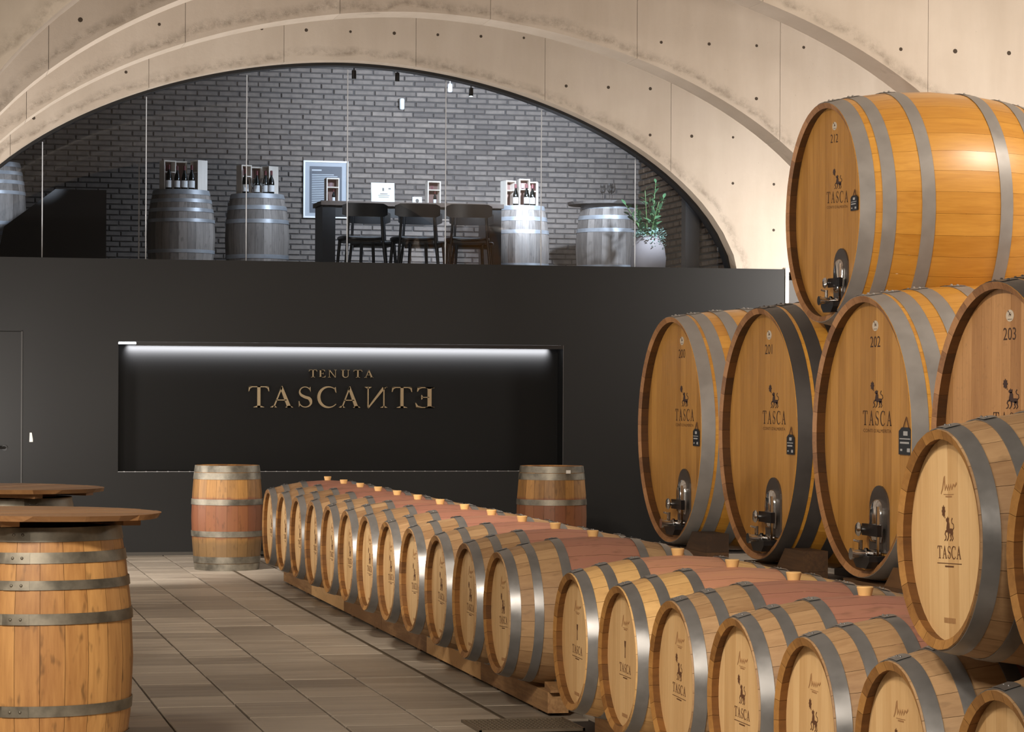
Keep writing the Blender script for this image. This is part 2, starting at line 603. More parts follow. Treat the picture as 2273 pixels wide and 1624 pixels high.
def panel(x0, x1, y0, y1, foot):
    """one formwork-wide piece of an arch wall: front face at y0, back at y1"""
    g = 0.0018
    x0, x1 = x0 + g, x1 - g
    xs = [x0 + (x1 - x0) * i / 12 for i in range(13)]
    for xe in (AX - AA, AX + AA):
        if x0 < xe < x1:
            xs += [xe - 1e-3, xe + 1e-3]
    xs.sort()
    ts = [0, .012, .03, .06, .1, .16, .24, .36, .55, .8, 1.0]
    v, uv, f = [], [], []
    m = len(ts)
    def bottom(x):
        z = arch_z(x)
        return foot if z is None else z
    for yy in (y0, y1):
        for x in xs:
            b = bottom(x)
            for t in ts:
                z = b + (A_TOP - b) * t
                v.append((x, yy, z))
                uv.append((x, max(0.0, edge_dist(x, z))))
    n = len(xs)
    for i in range(n - 1):
        for j in range(m - 1):
            a = i * m + j
            f.append((a, a + m, a + m + 1, a + 1))
            o = n * m
            f.append((o + a + 1, o + a + m + 1, o + a + m, o + a))
        a, b, o = i * m, (i + 1) * m, n * m
        f.append((a, o + a, o + b, b))              # soffit
        f.append((a + m - 1, b + m - 1, o + b + m - 1, o + a + m - 1))
    for i in (0, n - 1):                            # sides
        for j in range(m - 1):
            a = i * m + j
            q = (a, a + 1, n * m + a + 1, n * m + a)
            f.append(q if i == 0 else q[::-1])
    me = bpy.data.meshes.new('concrete_panel')
    me.from_pydata(v, [], f)
    lay = me.uv_layers.new(name='edge')
    for lp in me.loops:
        lay.data[lp.index].uv = uv[lp.vertex_index]
    me.materials.append(M_CONC)
    return me


SEAMS = [2.17 + 1.245 * k for k in range(-3, 7)]
ARCH_Y = [24.42, 21.175, 17.875, 14.295]
M_HOLE = plain('tie_hole', (70, 60, 50), 0.9)
for k, y0 in enumerate(ARCH_Y):
    y1 = y0 + 0.34
    left, right = -1.5, (8.42 if k == 0 else 9.9)
    foot = 2.69 if k == 0 else 0.0
    # the recessed joints between the panels show this backing
    back = MB()
    bx = [left + (right - left) * i / 60 for i in range(61)]
    for i in range(60):
        a, b = bx[i], bx[i + 1]
        za, zb = arch_z(a) or foot, arch_z(b) or foot
        za, zb = max(za, foot) + .01, max(zb, foot) + .01
        back.add([(a, y0 + .012, za), (b, y0 + .012, zb), (b, y0 + .012, A_TOP), (a, y0 + .012, A_TOP)], [(0, 1, 2, 3)])
    root = put('wall_arch_%d' % (k + 1), back.mesh('arch_backing', plain('joint_backing', (112, 100, 86), .9)), kind='structure')
    xs = [left] + [s for s in SEAMS if left + .05 < s < right - .05] + [right]
    for a, b in zip(xs[:-1], xs[1:]):
        put('concrete_panel', panel(a, b, y0, y1, foot), root)
    holes = MB()
    for i in range(-6, 16):
        hx = 2.17 + 0.2075 + 0.415 * i
        for j in range(-5, 7):
            hz = 3.09 + 0.443 * j
            if left < hx < right and foot + .1 < hz < A_TOP and edge_dist(hx, hz) > 0.12 and rnd.random() < 0.8:
                r = 0.011 + 0.005 * rnd.random()
                holes.lathe([(r * 1.1, 0.0), (r, 0.0015)], 8, T(hx, y0, hz) @ RX(PI / 2), cap0=False)
    put('tie_hole', holes.mesh('tie_hole', M_HOLE), root, kind='stuff')

put('ceiling', MB().box(-2.0, 12.0, -1.0, 31.5, A_TOP, A_TOP + .3).mesh('ceiling', M_CONC), kind='structure')
put('wall_left', MB().box(-1.7, -1.5, 5.0, 31.5, 0, A_TOP).mesh('wall_left', M_CONC), kind='structure')
put('wall_right', MB().box(9.9, 10.1, 5.0, 31.5, 0, A_TOP).mesh('wall_right', M_CONC), kind='structure')

# ------------------------------------------------------------------ setting: black back wall with its lit niche
Y0 = 24.40
NX0, NX1, NZ0, NZ1, ND = 1.905, 6.092, 0.768, 1.956, 0.22
w = MB()
w.box(-1.5, NX0, Y0, Y0 + .018, 0, 2.712)
w.box(NX1, 8.30, Y0, Y0 + .018, 0, 2.712)
w.box(NX0, NX1, Y0, Y0 + .018, 0, NZ0)
w.box(NX0, NX1, Y0, Y0 + .018, NZ1, 2.712)
w.box(-1.5, 8.30, Y0 + .018, Y0 + .30, 2.60, 2.70)
wb = put('wall_back', w.mesh('wall_back', M_DARKWALL), kind='structure')
n_ = MB()
n_.box(NX0, NX1, Y0 + ND, Y0 + ND + .02, NZ0 - .02, NZ1 + .02)
n_.box(NX0 - .02, NX0, Y0 + .018, Y0 + ND, NZ0 - .02, NZ1 + .02)
n_.box(NX1, NX1 + .02, Y0 + .018, Y0 + ND, NZ0 - .02, NZ1 + .02)
n_.box(NX0, NX1, Y0 + .018, Y0 + ND, NZ0 - .02, NZ0)
n_.box(NX0, NX1, Y0 + .018, Y0 + ND, NZ1, NZ1 + .02)
put('niche', n_.mesh('niche', M_NICHE), wb)
put('led_profile', MB().box(NX0 + .16, NX1, Y0 + .002, Y0 + .04, NZ1 - .035, NZ1 - .001).mesh('led_profile', M_BLACK), wb)
put('led_strip', MB().box(NX0 + .01, NX1 - .01, Y0 + .06, Y0 + .075, NZ1 - .012, NZ1 - .004).mesh('led_strip', M_LED), wb)
put('led_end_cap', MB().box(NX0 + .004, NX0 + .16, Y0 + .02, Y0 + .05, NZ1 - .022, NZ1 - .006).mesh('led_end_cap', M_LED), wb)
lt = MB().box(NX0, NX1, Y0 - .001, Y0 + .004, NZ0 - .004, NZ0)
for k in range(42):  # pale studs stand in for LED reflections along the ledge
    lt.box(NX0 + .05 + k * .1, NX0 + .062 + k * .1, Y0 - .004, Y0 + .002, NZ0 - .005, NZ0 + .003)
put('ledge_glint', lt.mesh('ledge_glint', plain('ledge_glint_steel', (190, 192, 196), 0.3, 0.7)), wb)
sd = MB().box(NX1 - .001, NX1 + .003, Y0 - .001, Y0 + .004, NZ0, NZ1)
put('side_trim', sd.mesh('side_trim', plain('side_steel', (110, 112, 116), 0.3, 0.7)), wb)
put('baseboard_back', MB().box(-1.5, 8.30, Y0 - .006, Y0, 0.0, 0.03).mesh('baseboard_back', plain('dark_baseboard', (62, 58, 52), 0.5)), kind='structure')
put('trim_2', MB().box(8.30, 8.335, Y0 - .012, Y0 + .36, 0, 2.725).mesh('trim_2', M_WHITE), kind='structure')
l = area('niche_light', ((NX0 + NX1) / 2, Y0 + .165, NZ1 - .012), ((NX0 + NX1) / 2, Y0 + .22, NZ1 - .075), NX1 - NX0 - .2, 56, (0.94, 0.95, 1.0), 0.02, 1.15)

# door in the black wall
d = put('door_1', MB().box(-0.35, 1.030, Y0 - .012, Y0 - .001, 0.02, 2.035).mesh('door_1', plain('black_door', (18, 18, 18), 0.55, spec=.35)), kind='structure')
put('door_edge', MB().box(1.030, 1.042, Y0 - .014, Y0 - .001, 0.02, 2.04).mesh('door_edge', plain('door_edge_highlight', (44, 43, 42), 0.4)), d)  # lighter grey carries the highlight of the door edge
hd = MB()
hd.lathe([(.026, 0), (.026, .012)], 16, T(.885, Y0 - .012, .985) @ RX(PI / 2))
hd.tube([(.885, Y0 - .024, .985), (.885, Y0 - .065, .985), (.872, Y0 - .07, .985), (.76, Y0 - .07, .985)], .010, 10)
put('door_handle', hd.mesh('door_handle', plain('black_handle', (14, 14, 15), 0.25), True, 0.7), d)
put('wall_tag', MB().prism([(-.013, -.042), (.018, -.042), (.018, -.02), (.008, .042), (-.010, .042)], lambda a, b, dd: (1.12 + a, dd, 1.08 + b), Y0 - .003, Y0 - .0005).mesh('wall_tag', M_PAPER),
    label='small white paper tag stuck on the black wall beside the door', cat='tag')

# ------------------------------------------------------------------ serif lettering
def ell_arc(cx, cy, rx, ry, a0, a1, n=14):
    return [(cx + rx * math.cos(math.radians(a0 + (a1 - a0) * i / n)), cy + ry * math.sin(math.radians(a0 + (a1 - a0) * i / n))) for i in range(n + 1)]


def stroke(pts, ws):
    """list of quads following pts with widths ws"""
    out = []
    m = len(pts)
    L_, R_ = [], []
    for i, (x, y) in enumerate(pts):
        x0, y0 = pts[max(0, i - 1)]
        x1, y1 = pts[min(m - 1, i + 1)]
        dx, dy = x1 - x0, y1 - y0
        k = math.hypot(dx, dy) or 1
        nx, ny = -dy / k, dx / k
        wdt = ws[i] / 2 if isinstance(ws, (list, tuple)) else ws / 2
        L_.append((x + nx * wdt, y + ny * wdt))
        R_.append((x - nx * wdt, y - ny * wdt))
    for i in range(m - 1):
        out.append([R_[i], R_[i + 1], L_[i + 1], L_[i]])
    return out


def rect(x0, x1, y0, y1):
    return [(x0, y0), (x1, y0), (x1, y1), (x0, y1)]


def foot_serif(xc, w, h=0.05, up=True, y=0.0):
    s = 1 if up else -1
    return [(xc - w, y), (xc + w, y), (xc + w, y + s * .018), (xc + w * .3, y + s * h * 1.6), (xc - w * .3, y + s * h * 1.6), (xc - w, y + s * .018)]


def glyph(c):
    if c == 'T':
        return 0.86, [rect(.02, .84, .955, 1), rect(.365, .495, 0, 1), foot_serif(.43, .22),
                      [(.02, 1), (0, .76), (.025, .76), (.07, .90), (.17, .955)], [(.84, 1), (.86, .76), (.835, .76), (.79, .90), (.69, .955)]]
    if c == 'A':
        return 0.90, [[(.10, 0), (.155, 0), (.47, .93), (.44, 1.02)], [(.44, 1.02), (.39, .88), (.67, 0), (.83, 0), (.47, 1.02)], rect(.22, .64, .33, .375), foot_serif(.125, .125), foot_serif(.75, .15)]
    if c == 'S':
        p = ell_arc(.31, .755, .225, .225, 25, 180, 9) + ell_arc(.31, .755, .225, .225, 190, 235, 3) + [(.30, .50)] + ell_arc(.32, .255, .235, .245, 50, 0, 4) + ell_arc(.32, .255, .245, .235, -10, -160, 9)
        m = len(p)
        ws = [.04 + .10 * math.exp(-((i - m * .52) / (m * .17)) ** 2) for i in range(m)]
        return 0.62, stroke(p, ws) + [[(.50, .98), (.535, .98), (.545, .74), (.51, .84)], [(.08, .30), (.045, .30), (.06, .02), (.10, .12)]]
    if c == 'C':
        p = ell_arc(.50, .50, .44, .49, 52, 318, 22)
        ws = [.035 + .10 * max(0, math.sin(PI * i / 22)) ** 1.6 for i in range(23)]
        return 0.90, stroke(p, ws) + [[(.74, .93), (.81, .99), (.835, .70), (.80, .74)]]
    if c == 'N':
        return 0.92, [rect(.13, .175, 0, .98), rect(.75, .795, .0, .98), [(.06, 1), (.20, 1), (.795, 0), (.75, -.03)], foot_serif(.15, .13), foot_serif(.77, .13, up=False, y=1.0), [(.02, 1), (.2, 1), (.2, .975), (.02, .985)]]
    if c == 'E':
        return 0.66, [rect(.12, .25, 0, 1), rect(.03, .58, .955, 1), rect(.03, .62, 0, .042), rect(.2, .44, .49, .53), [(.58, 1), (.60, .78), (.575, .78), (.53, .90), (.42, .955)],
                      [(.62, 0), (.66, .24), (.635, .24), (.57, .10), (.42, .042)], [(.44, .62), (.46, .62), (.46, .40), (.44, .40), (.40, .49), (.40, .53)], foot_serif(.18, .15), foot_serif(.18, .15, up=False, y=1.0)]
    if c == 'U':
        p = [(.22, .98), (.22, .34)] + ell_arc(.46, .30, .24, .28, 180, 360, 12) + [(.70, .34), (.70, .98)]
        ws = [.12, .12] + [.12 - .08 * i / 12 for i in range(13)] + [.045, .045]
        return 0.90, stroke(p, ws) + [foot_serif(.22, .18, up=False, y=1.0), foot_serif(.70, .13, up=False, y=1.0)]
    return 0.4, []


def word(mb, text, x, y, h, to3, d0, d1, track=0.0, wscale=1.0, mirror=''):
    for i, c in enumerate(text):
        wd, polys = glyph(c)
        mir = i < len(mirror) and mirror[i] == '1'
        for p in polys:
            q = [((wd - a if mir else a) * h * wscale + x, b * h + y) for a, b in p]
            if mir: q = q[::-1]
            mb.prism(q, to3, d0, d1)
        x += (wd * wscale + track) * h
    return x


def word_w(text, h, track, wscale=1.0):
    return sum((glyph(c)[0] * wscale + track) * h for c in text) - track * h


# bronze letters on the niche back panel
YB = Y0 + ND
sign = thing('wall_sign', 'raised bronze letters TENUTA TASCANTE on the black niche, last letters mirrored', 'sign', (0, YB, 0))


def sign_word(text, px, z, h, mirror=''):
    for i, c in enumerate(text):
        wd, polys = glyph(c)
        x0, x1 = px[i]
        mb = MB()
        for p in polys:
            mir = mirror[i] == '1' if mirror else False
            q = [(x0 + (x1 - x0) * ((wd - a if mir else a) / wd), z + b * h) for a, b in p]
            if mir: q = q[::-1]
            mb.prism(q, lambda a, b, d_: (a, d_, b), -0.022, 0.0)
        put('letter', mb.mesh('letter', M_GOLD), sign)


def sx(u):     # letter edges measured along the niche panel, metres
    t = math.tan(TH + math.atan((u - 1136.5) / 5882.8))
    return YB * t


TASC = [(551, 597), (600, 650), (660, 693), (704, 749), (752, 799), (808, 860), (869, 914), (921, 965)]
sign_word('TASCANTE', [(sx(a), sx(b)) for a, b in TASC], 1.358, 0.196, '00000101')
TEN = [(685, 703), (706, 722), (727, 747), (755, 777), (784, 803), (808, 828)]
sign_word('TENUTA', [(sx(a), sx(b)) for a, b in TEN], 1.640, 0.072)


# ------------------------------------------------------------------ marks on barrel heads
def textmesh(body, name, mat, h, wscale, Mx):
    """built-in sans text as a flat printed mark"""
    cu = bpy.data.curves.new('tmp_text', 'FONT')
    cu.body, cu.size, cu.extrude, cu.resolution_u = body, h / 0.69, 0.0, 3
    cu.align_x = 'CENTER'
    ob = bpy.data.objects.new('tmp_text', cu)
    COL.objects.link(ob)
    dg = bpy.context.evaluated_depsgraph_get()
    me = bpy.data.meshes.new_from_object(ob.evaluated_get(dg))
    bpy.data.objects.remove(ob)
    me.name = name
    me.transform(Mx @ Matrix.Diagonal((wscale, 1, 1, 1)))
    me.materials.clear()
    me.materials.append(mat)
    return me


# (a: to the right as read, b: up) on a head that faces -X
HEADM = Matrix(((0, 0, -1, 0), (-1, 0, 0, 0), (0, 1, 0, 0), (0, 0, 0, 1)))


def lion(mb, ox, oy, s, to3, d0, d1, sxx=1.0):
    P = lambda pts: [(ox + a * s * sxx, oy + b * s) for a, b in pts]
    polys = [
        [(.28, .62), (.34, .44), (.52, .40), (.62, .62), (.60, .84), (.52, .98), (.38, .98), (.33, .80)],
        [(.52, .40), (.86, .34), (.97, .44), (.98, .56), (.86, .62), (.62, .62)],
        [(.30, .92), (.24, 1.02), (.30, 1.12), (.36, 1.10), (.42, 1.19), (.46, 1.10), (.56, 1.14), (.55, 1.0), (.50, .92)],
    ]
    polys += stroke([(.36, .52), (.20, .46), (.13, .34), (.24, .22), (.20, .08), (.06, .03)], [.12, .09, .07, .07, .06, .05])
    polys += stroke([(.48, .44), (.50, .26), (.44, .12), (.32, .02)], [.13, .08, .06, .05])
    polys += stroke([(.82, .44), (.74, .26), (.80, .12), (.66, .02)], [.16, .09, .06, .05])
    polys += stroke([(.93, .44), (.93, .26), (1.0, .14), (.88, .02)], [.14, .08, .06, .05])
    polys += stroke([(.95, .54), (1.08, .66), (1.04, .82), (.88, .88), (.84, 1.0), (.92, 1.12)], [.06, .05, .05, .05, .05, .07])
    for p in polys:
        mb.prism(P(p), to3, d0, d1)
    star = []
    for i in range(16):
        r = 1.0 if i % 2 == 0 else 0.72
        a = 2 * PI * i / 16
        star.append((-.02 + .20 * r * math.cos(a), 1.45 + .30 * r * math.sin(a)))
    mb.prism(P(star), to3, d0, d1)
    mb.prism(P([(.05, 1.26), (.10, 1.24), (.16, 1.12), (.12, 1.10)]), to3, d0, d1)


def goblet(mb, ox, oy, s, to3, d0, d1):
    P = lambda pts: [(ox + a * s, oy + b * s) for a, b in pts]
    mb.prism(P([(.30, 1.3), (.70, 1.3), (.66, .95), (.56, .80), (.44, .80), (.34, .95)]), to3, d0, d1)
    mb.prism(P([(.44, .80), (.56, .80), (.58, .1), (.42, .1)]), to3, d0, d1)


def face_to3(xface):
    return lambda a, b, d_: (xface - d_, -a, b)


MARK = {}


def marks(kind, xface):
    key = (kind, round(xface, 4))
    if key in MARK: return MARK[key]
    t3 = face_to3(xface)
    out = []
    if kind in ('barrel', 'barrel_b'):
        mb = MB()
        h = 0.034
        wd = word_w('TASCA', h, .16)
        word(mb, 'TASCA', -wd / 2, -.052, h, t3, .0003, .0011, .16)
        for p in (rect(-.085, .085, -.066, -.064), rect(-.03, .03, -.075, -.071)):
            mb.prism(p, t3, .0003, .0009)
        if kind == 'barrel': lion(mb, -.036, -.005, .056, t3, .0003, .0011, 1.15)
        else: goblet(mb, -.03, .0, .055, t3, .0003, .0011)
        out.append(('stamp', mb.mesh('stamp', plain('brand_stamp', (92, 58, 32), .7))))
        mk = MB()
        cur = [(-.075, .118), (-.06, .14), (-.045, .185), (-.04, .195), (-.038, .16), (-.034, .135), (-.02, .155), (-.012, .135), (0, .156), (.008, .136), (.022, .158), (.03, .138), (.045, .158), (.06, .15), (.078, .165)]
        cur = [(a * .72, .132 + (b - .132) * .62) for a, b in cur]
        for p in stroke(cur, [.004, .006, .007, .006, .006] + [.006] * 10): mk.prism(p, t3, .0003, .0009)
        mk.prism(rect(-.036, .034, .121, .1225), t3, .0003, .0009)
        mk.prism(rect(-.022, .022, .114, .118), t3, .0003, .0009)
        out.append(('maker_mark', mk.mesh('maker_mark', M_INKL)))
        cd = MB()
        for i in range(8):
            cd.prism(rect(-.04 + i * .0102, -.033 + i * .0102, -.226, -.212), t3, .0003, .0009)
        out.append(('code_stamp', cd.mesh('code_stamp', M_INKL)))
    else:                                             # big cask, kind is its number
        mb = MB()
        h = 0.094
        wd = word_w('TASCA', h, .32)
        xx = -wd / 2
        for ch_ in 'TASCA':
            lm_ = MB()
            xx = word(lm_, ch_, xx, .072, h, t3, .0005, .002, .32)
            out.append(('letter', lm_.mesh('letter', M_INK)))
        li = MB()
        lion(li, -.085, .185, .098, t3, .0005, .002, 1.75)
        out.append(('lion_emblem', li.mesh('lion_emblem', plain('emblem_ink', (50, 30, 24), .7))))
        out.append(('small_lettering', textmesh("CONTI D'ALMERITA", 'small_lettering', plain('small_ink', (84, 52, 22), .7), .022, 1.75, T(xface - .0012, 0, .027) @ HEADM)))
        out.append(('cask_number', textmesh(kind, 'cask_number', M_INK, .070, 1.25, T(xface - .0012, 0, .575) @ HEADM)))
        st = MB()
        ring = [(.054 * math.cos(2 * PI * i / 24), .712 + .034 * math.sin(2 * PI * i / 24)) for i in range(24)]
        st.prism(ring, t3, .0005, .0012)
        out.append(('round_sticker', st.mesh('round_sticker', plain('sticker_silver', (176, 164, 146), .6))))
        se = MB()
        lion(se, -.022, .708, .020, t3, .0013, .0018, 2.0)
        se.prism(rect(-.03, .03, .690, .693), t3, .0013, .0018)
        out.append(('sticker_print', se.mesh('sticker_print', M_INK)))
    MARK[key] = out
    return out


# ------------------------------------------------------------------ barrels
CACHE = {}


def rad(x, L, Rh, Rb):
    return Rb - (Rb - Rh) * (2 * x / L - 1) ** 2


def stave_mesh(L, Rh, Rb, n, th, rec, mat, m_ch, m_in):
    key = ('stave', L, Rh, Rb, n, mat.name)
    if key in CACHE: return CACHE[key]
    da = 2 * PI / n
    gap = 0.0007 / Rb
    xs = [0, .05, .14, .3, .5, .7, .86, .95, 1]
    ph = (-da / 2 + gap, 0, da / 2 - gap)
    bev = .42 if Rb > .5 else .33
    v, f = [], []
    P = lambda x, a, r: (x, r * math.sin(a), r * math.cos(a))
    for t in xs:
        r = rad(t * L, L, Rh, Rb)
        for a in ph:
            v.append(P(t * L, a, r - (0.0010 if a else 0.0)))
    m = len(xs)
    for i in range(m - 1):
        for j in range(2):
            a = i * 3 + j
            f.append((a, a + 1, a + 4, a + 3))
    for end in (0, 1):
        b = len(v)
        x0 = 0 if end == 0 else L
        x1 = rec + .03 if end == 0 else L - rec - .03
        for xx, rr in ((x0, Rh - .0010), (x0 + (1 if end == 0 else -1) * th * bev, Rh - th), (x1, rad(x1, L, Rh, Rb) - th - .004)):
            for a in ph:
                v.append(P(xx, a, rr if a or xx != x0 or rr < Rh - .002 else Rh))
        for i in range(2):
            for j in range(2):
                a = b + i * 3 + j
                q = (a, a + 3, a + 4, a + 1)
                f.append(q if end == 0 else q[::-1])
    me = bpy.data.meshes.new('stave')
    me.from_pydata(v, [], f)
    me.materials.append(mat)
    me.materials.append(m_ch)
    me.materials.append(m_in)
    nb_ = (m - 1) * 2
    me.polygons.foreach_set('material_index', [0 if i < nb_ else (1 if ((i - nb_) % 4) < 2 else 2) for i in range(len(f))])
    me.polygons.foreach_set('use_smooth', [i < nb_ for i in range(len(f))])
    CACHE[key] = me
    return me


def hoop_mesh(L, Rh, Rb, x0, x1, mat, t=0.003):
    key = ('hoop', L, Rh, Rb, x0, x1, mat.name)
    if key in CACHE: return CACHE[key]
    n = 64
    prof = [(x0, 0.0), (x0, t), (x0, t), ((x0 + x1) / 2, t), (x1, t), (x1, t), (x1, 0.0)]
    v, f = [], []
    for x, dr_ in prof:
        r = rad(x, L, Rh, Rb) + dr_
        for k in range(n):
            a = 2 * PI * k / n
            v.append((x, r * math.sin(a), r * math.cos(a)))
    for i in (0, 2, 3, 5):
        for k in range(n):
            a, b = i * n + k, i * n + (k + 1) % n
            f.append((a, b, b + n, a + n))
    me = bpy.data.meshes.new('hoop')
    me.from_pydata(v, [], f)
    me.materials.append(mat)
    me.polygons.foreach_set('use_smooth', [True] * len(f))
    CACHE[key] = me
    return me


def joint_mesh(L, Rh, Rb, x0, x1, mat, rivets, rr):
    """overlapping end of a hoop with its rivets, centred on angle 0 (top)"""
    key = ('joint', L, Rh, Rb, x0, x1, mat.name, rivets)
    if key in CACHE: return CACHE[key]
    mb = MB()
    w_ = 0.05 * Rb / .36
    cols = [-w_, -w_ / 3, w_ / 3, w_]
    r0, r1 = rad(x0, L, Rh, Rb) + .0055, rad(x1, L, Rh, Rb) + .0055
    v = []
    for (x, r) in ((x0, r0), (x1, r1)):
        for c in cols:
            a = c / Rb
            v.append((x, r * math.sin(a), r * math.cos(a)))
    mb.add(v, [(j, j + 1, j + 5, j + 4) for j in range(3)])
    xm = (x0 + x1) / 2
    for k in range(rivets):
        a = (k - (rivets - 1) / 2) * w_ * .75 / Rb
        r = rad(xm, L, Rh, Rb) + .005
        mb.lathe([(rr, 0), (rr * .8, rr * .6), (rr * .3, rr * .85)], 8, T(xm, r * math.sin(a), r * math.cos(a)) @ RX(-a))
    me = mb.mesh('hoop_joint', mat, True, 0.9)
    CACHE[key] = me
    return me


def board_meshes(L, Rh, Rb, th, rec, nb, mat):
    key = ('boards', L, Rh, Rb, nb, mat.name)
    if key in CACHE: return CACHE[key]
    R = rad(rec, L, Rh, Rb) - th + .002
    out = []
    r_ = random.Random(nb * 31)
    ed = [-R]
    ws = [r_.uniform(.8, 1.25) for _ in range(nb)]
    s_ = sum(ws)
    for q in ws: ed.append(ed[-1] + q / s_ * 2 * R)
    g = 0.0006 * max(1, R / .3)
    for k in range(nb):
        y0, y1 = ed[k] + g, ed[k + 1] - g
        up, dn = [], []
        for i in range(5):
            y = y0 + (y1 - y0) * i / 4
            z = math.sqrt(max(0, R * R - y * y))
            up.append((y, z))
            dn.append((y, -z))
        poly = dn + up[::-1]
        mb = MB()
        mb.prism(poly, lambda a, b, d_: (rec + d_, a, b), 0, .02)
        # normal faces out at -X
        me = mb.mesh('head_board', mat)
        out.append(me)
    CACHE[key] = out
    return out


def bung_mesh(Rb, L, s=1.0):
    key = ('bung', Rb, L, s)
    if key not in CACHE:
        CACHE[key] = MB().lathe([(.021 * s, -.01), (.029 * s, .025 * s), (.027 * s, .028 * s)], 14, T(L / 2, 0, Rb)).mesh('bung', M_BUNG, True, 0.6)
    return CACHE[key]


def shift(a):
    return T(0, -a, 0)


OFFS = {'200': (.19, .11, .22), '201': (.17, .05, .19), '202': (.115, .075, .18), '203': (.10, .07, .15), '212': (.155, .05, .28)}


def make_barrel(name, label, cat, loc, L, Rh, Rb, n, th, rec, nb, hoops, mats, stand=False, group=None, bung=True, mark=None, spin=0.0, rz=0.0, rivets=2, rivet_r=.004, bung_s=1.0, joint_a=0.0, head=True, tiltm=None):
    """hoops: (start, end) distances from the head, mirrored at the other end"""
    m_st, m_hd, m_hp = mats
    root = thing(name, label, cat, loc, rz, group)
    if tiltm is not None:
        root.matrix_basis = root.matrix_basis @ tiltm
    Mb = T(0, 0, L) @ RY(PI / 2) if stand else T(0, 0, Rb)
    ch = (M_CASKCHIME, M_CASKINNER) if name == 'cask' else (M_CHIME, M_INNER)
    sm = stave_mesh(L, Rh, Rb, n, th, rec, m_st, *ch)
    off = random.uniform(0, 2 * PI / n)
    for k in range(n):
        put('stave', sm, root, Mb @ RX(off + 2 * PI * k / n))
    for (a, b) in hoops + [(L - b_, L - a_) for a_, b_ in hoops]:
        h = put('hoop', hoop_mesh(L, Rh, Rb, a, b, m_hp), root, Mb @ RX(joint_a))
        if rivets:
            put('hoop_joint', joint_mesh(L, Rh, Rb, a, b, m_hp, rivets, rivet_r), h)
    if head:
        for me in board_meshes(L, Rh, Rb, th, rec, nb, m_hd):
            put('head_board', me, root, Mb @ RX(spin))
    kr = ('rear', L, Rh, Rb, m_hd.name)
    if kr not in CACHE:
        rr_ = rad(L - rec, L, Rh, Rb) - th + .004
        CACHE[kr] = MB().lathe([(rr_, -.02), (rr_, 0)], 32, T(L - rec, 0, 0) @ RY(PI / 2)).mesh('rear_head', m_hd)
    put('rear_head', CACHE[kr], root, Mb)
    if bung:
        put('bung', bung_mesh(Rb, L, bung_s), root, Mb)
    if mark:
        for nm, me in marks(mark, rec):
            of = OFFS.get(mark, (0, 0, 0))
            put(nm, me, root, kind='stuff' if nm in ('stamp', 'maker_mark', 'code_stamp', 'small_lettering', 'sticker_print') else None, M=Mb @ shift(of[1] if nm in ('cask_number', 'round_sticker', 'sticker_print') else of[0]) @ RX(spin))
    return root


HB = [(.006, .052), (.113, .155), (.252, .296)]
BAR = dict(L=.94, Rh=.285, Rb=.358, n=26, th=.026, rec=.036, nb=8, hoops=HB, mats=(M_OAK, M_OAKHEAD, M_HOOP))
ORD = ['first', 'second', 'third', 'fourth', 'fifth', 'sixth', 'seventh', 'eighth', 'ninth', 'tenth', 'eleventh', 'twelfth']
YB_ROW = [20.298, 19.533, 18.80, 18.06, 17.335, 16.61, 15.885, 15.16, 14.43, 13.68, 12.945, 12.2]
YN_ROW = [10.729, 9.975, 9.235, 8.495, 7.775, 7.04, 6.295, 5.55]
for i, y in enumerate(YB_ROW):
    if i == 0: lb = 'oak wine barrel lying at the far end of the long row, nearest the black wall'
    elif i == 11: lb = 'oak wine barrel lying last in the long row, just before the gap between racks'
    else: lb = '%s oak wine barrel lying in the long row, counted from the black wall' % ORD[i]
    make_barrel('wine_barrel', lb, 'barrel', (2.725, y, .107), mark='barrel', spin=random.uniform(-.05, .05), group='oak barrels lying in the long row', joint_a=random.uniform(-.12, .12), **BAR)
NL = ['new oak barrel lying first in the near rack, beside the dark end of the beam',
      'new oak barrel lying second in the near rack, small goblet mark on head',
      'stained oak barrel lying third in the near rack, with a faint lion stamp',
      'oak barrel lying fourth in the near rack, dark lion stamp low on its head',
      'oak barrel lying fifth in the near rack, left of the propped upper barrel',
      'oak barrel lying sixth in the near rack, directly under the large upper barrel',
      'oak barrel lying at the bottom right corner under two upper barrels',
      'oak barrel lying nearest the camera, under the rightmost upper barrel']
N_OFF = 2.71
M_OAKNEW = wood('new_oak', (222, 180, 118), (180, 136, 84), rough=0.55, vary=0.18, stain=(182, 122, 106), stain_w=0.185, spots=0.2)
BARN = dict(BAR)
BARN['mats'] = (M_OAKNEW, M_OAKHEAD, M_HOOP)
for i, y in enumerate(YN_ROW):
    make_barrel('wine_barrel', NL[i], 'barrel', (N_OFF, y, .107), mark='barrel_b' if i < 2 else 'barrel', spin=random.uniform(-.04, .04), group='oak barrels lying in the near rack', joint_a=random.uniform(-.12, .12), **(BARN if i < 2 else BAR))
BARU = dict(BAR)
BARU['Rh'] = .297
make_barrel('wine_barrel', 'large oak barrel stacked on top of the near rack, TASCA stamp in full view', 'barrel', (2.72, 6.72, .105 + .648), mark='barrel', spin=-.04, group='oak barrels stacked on the near rack', **BARU)
make_barrel('wine_barrel', 'oak barrel stacked on the near rack, cut off by the right picture edge', 'barrel', (2.72, 5.96, .105 + .648), mark='barrel', group='oak barrels stacked on the near rack', **BARU)


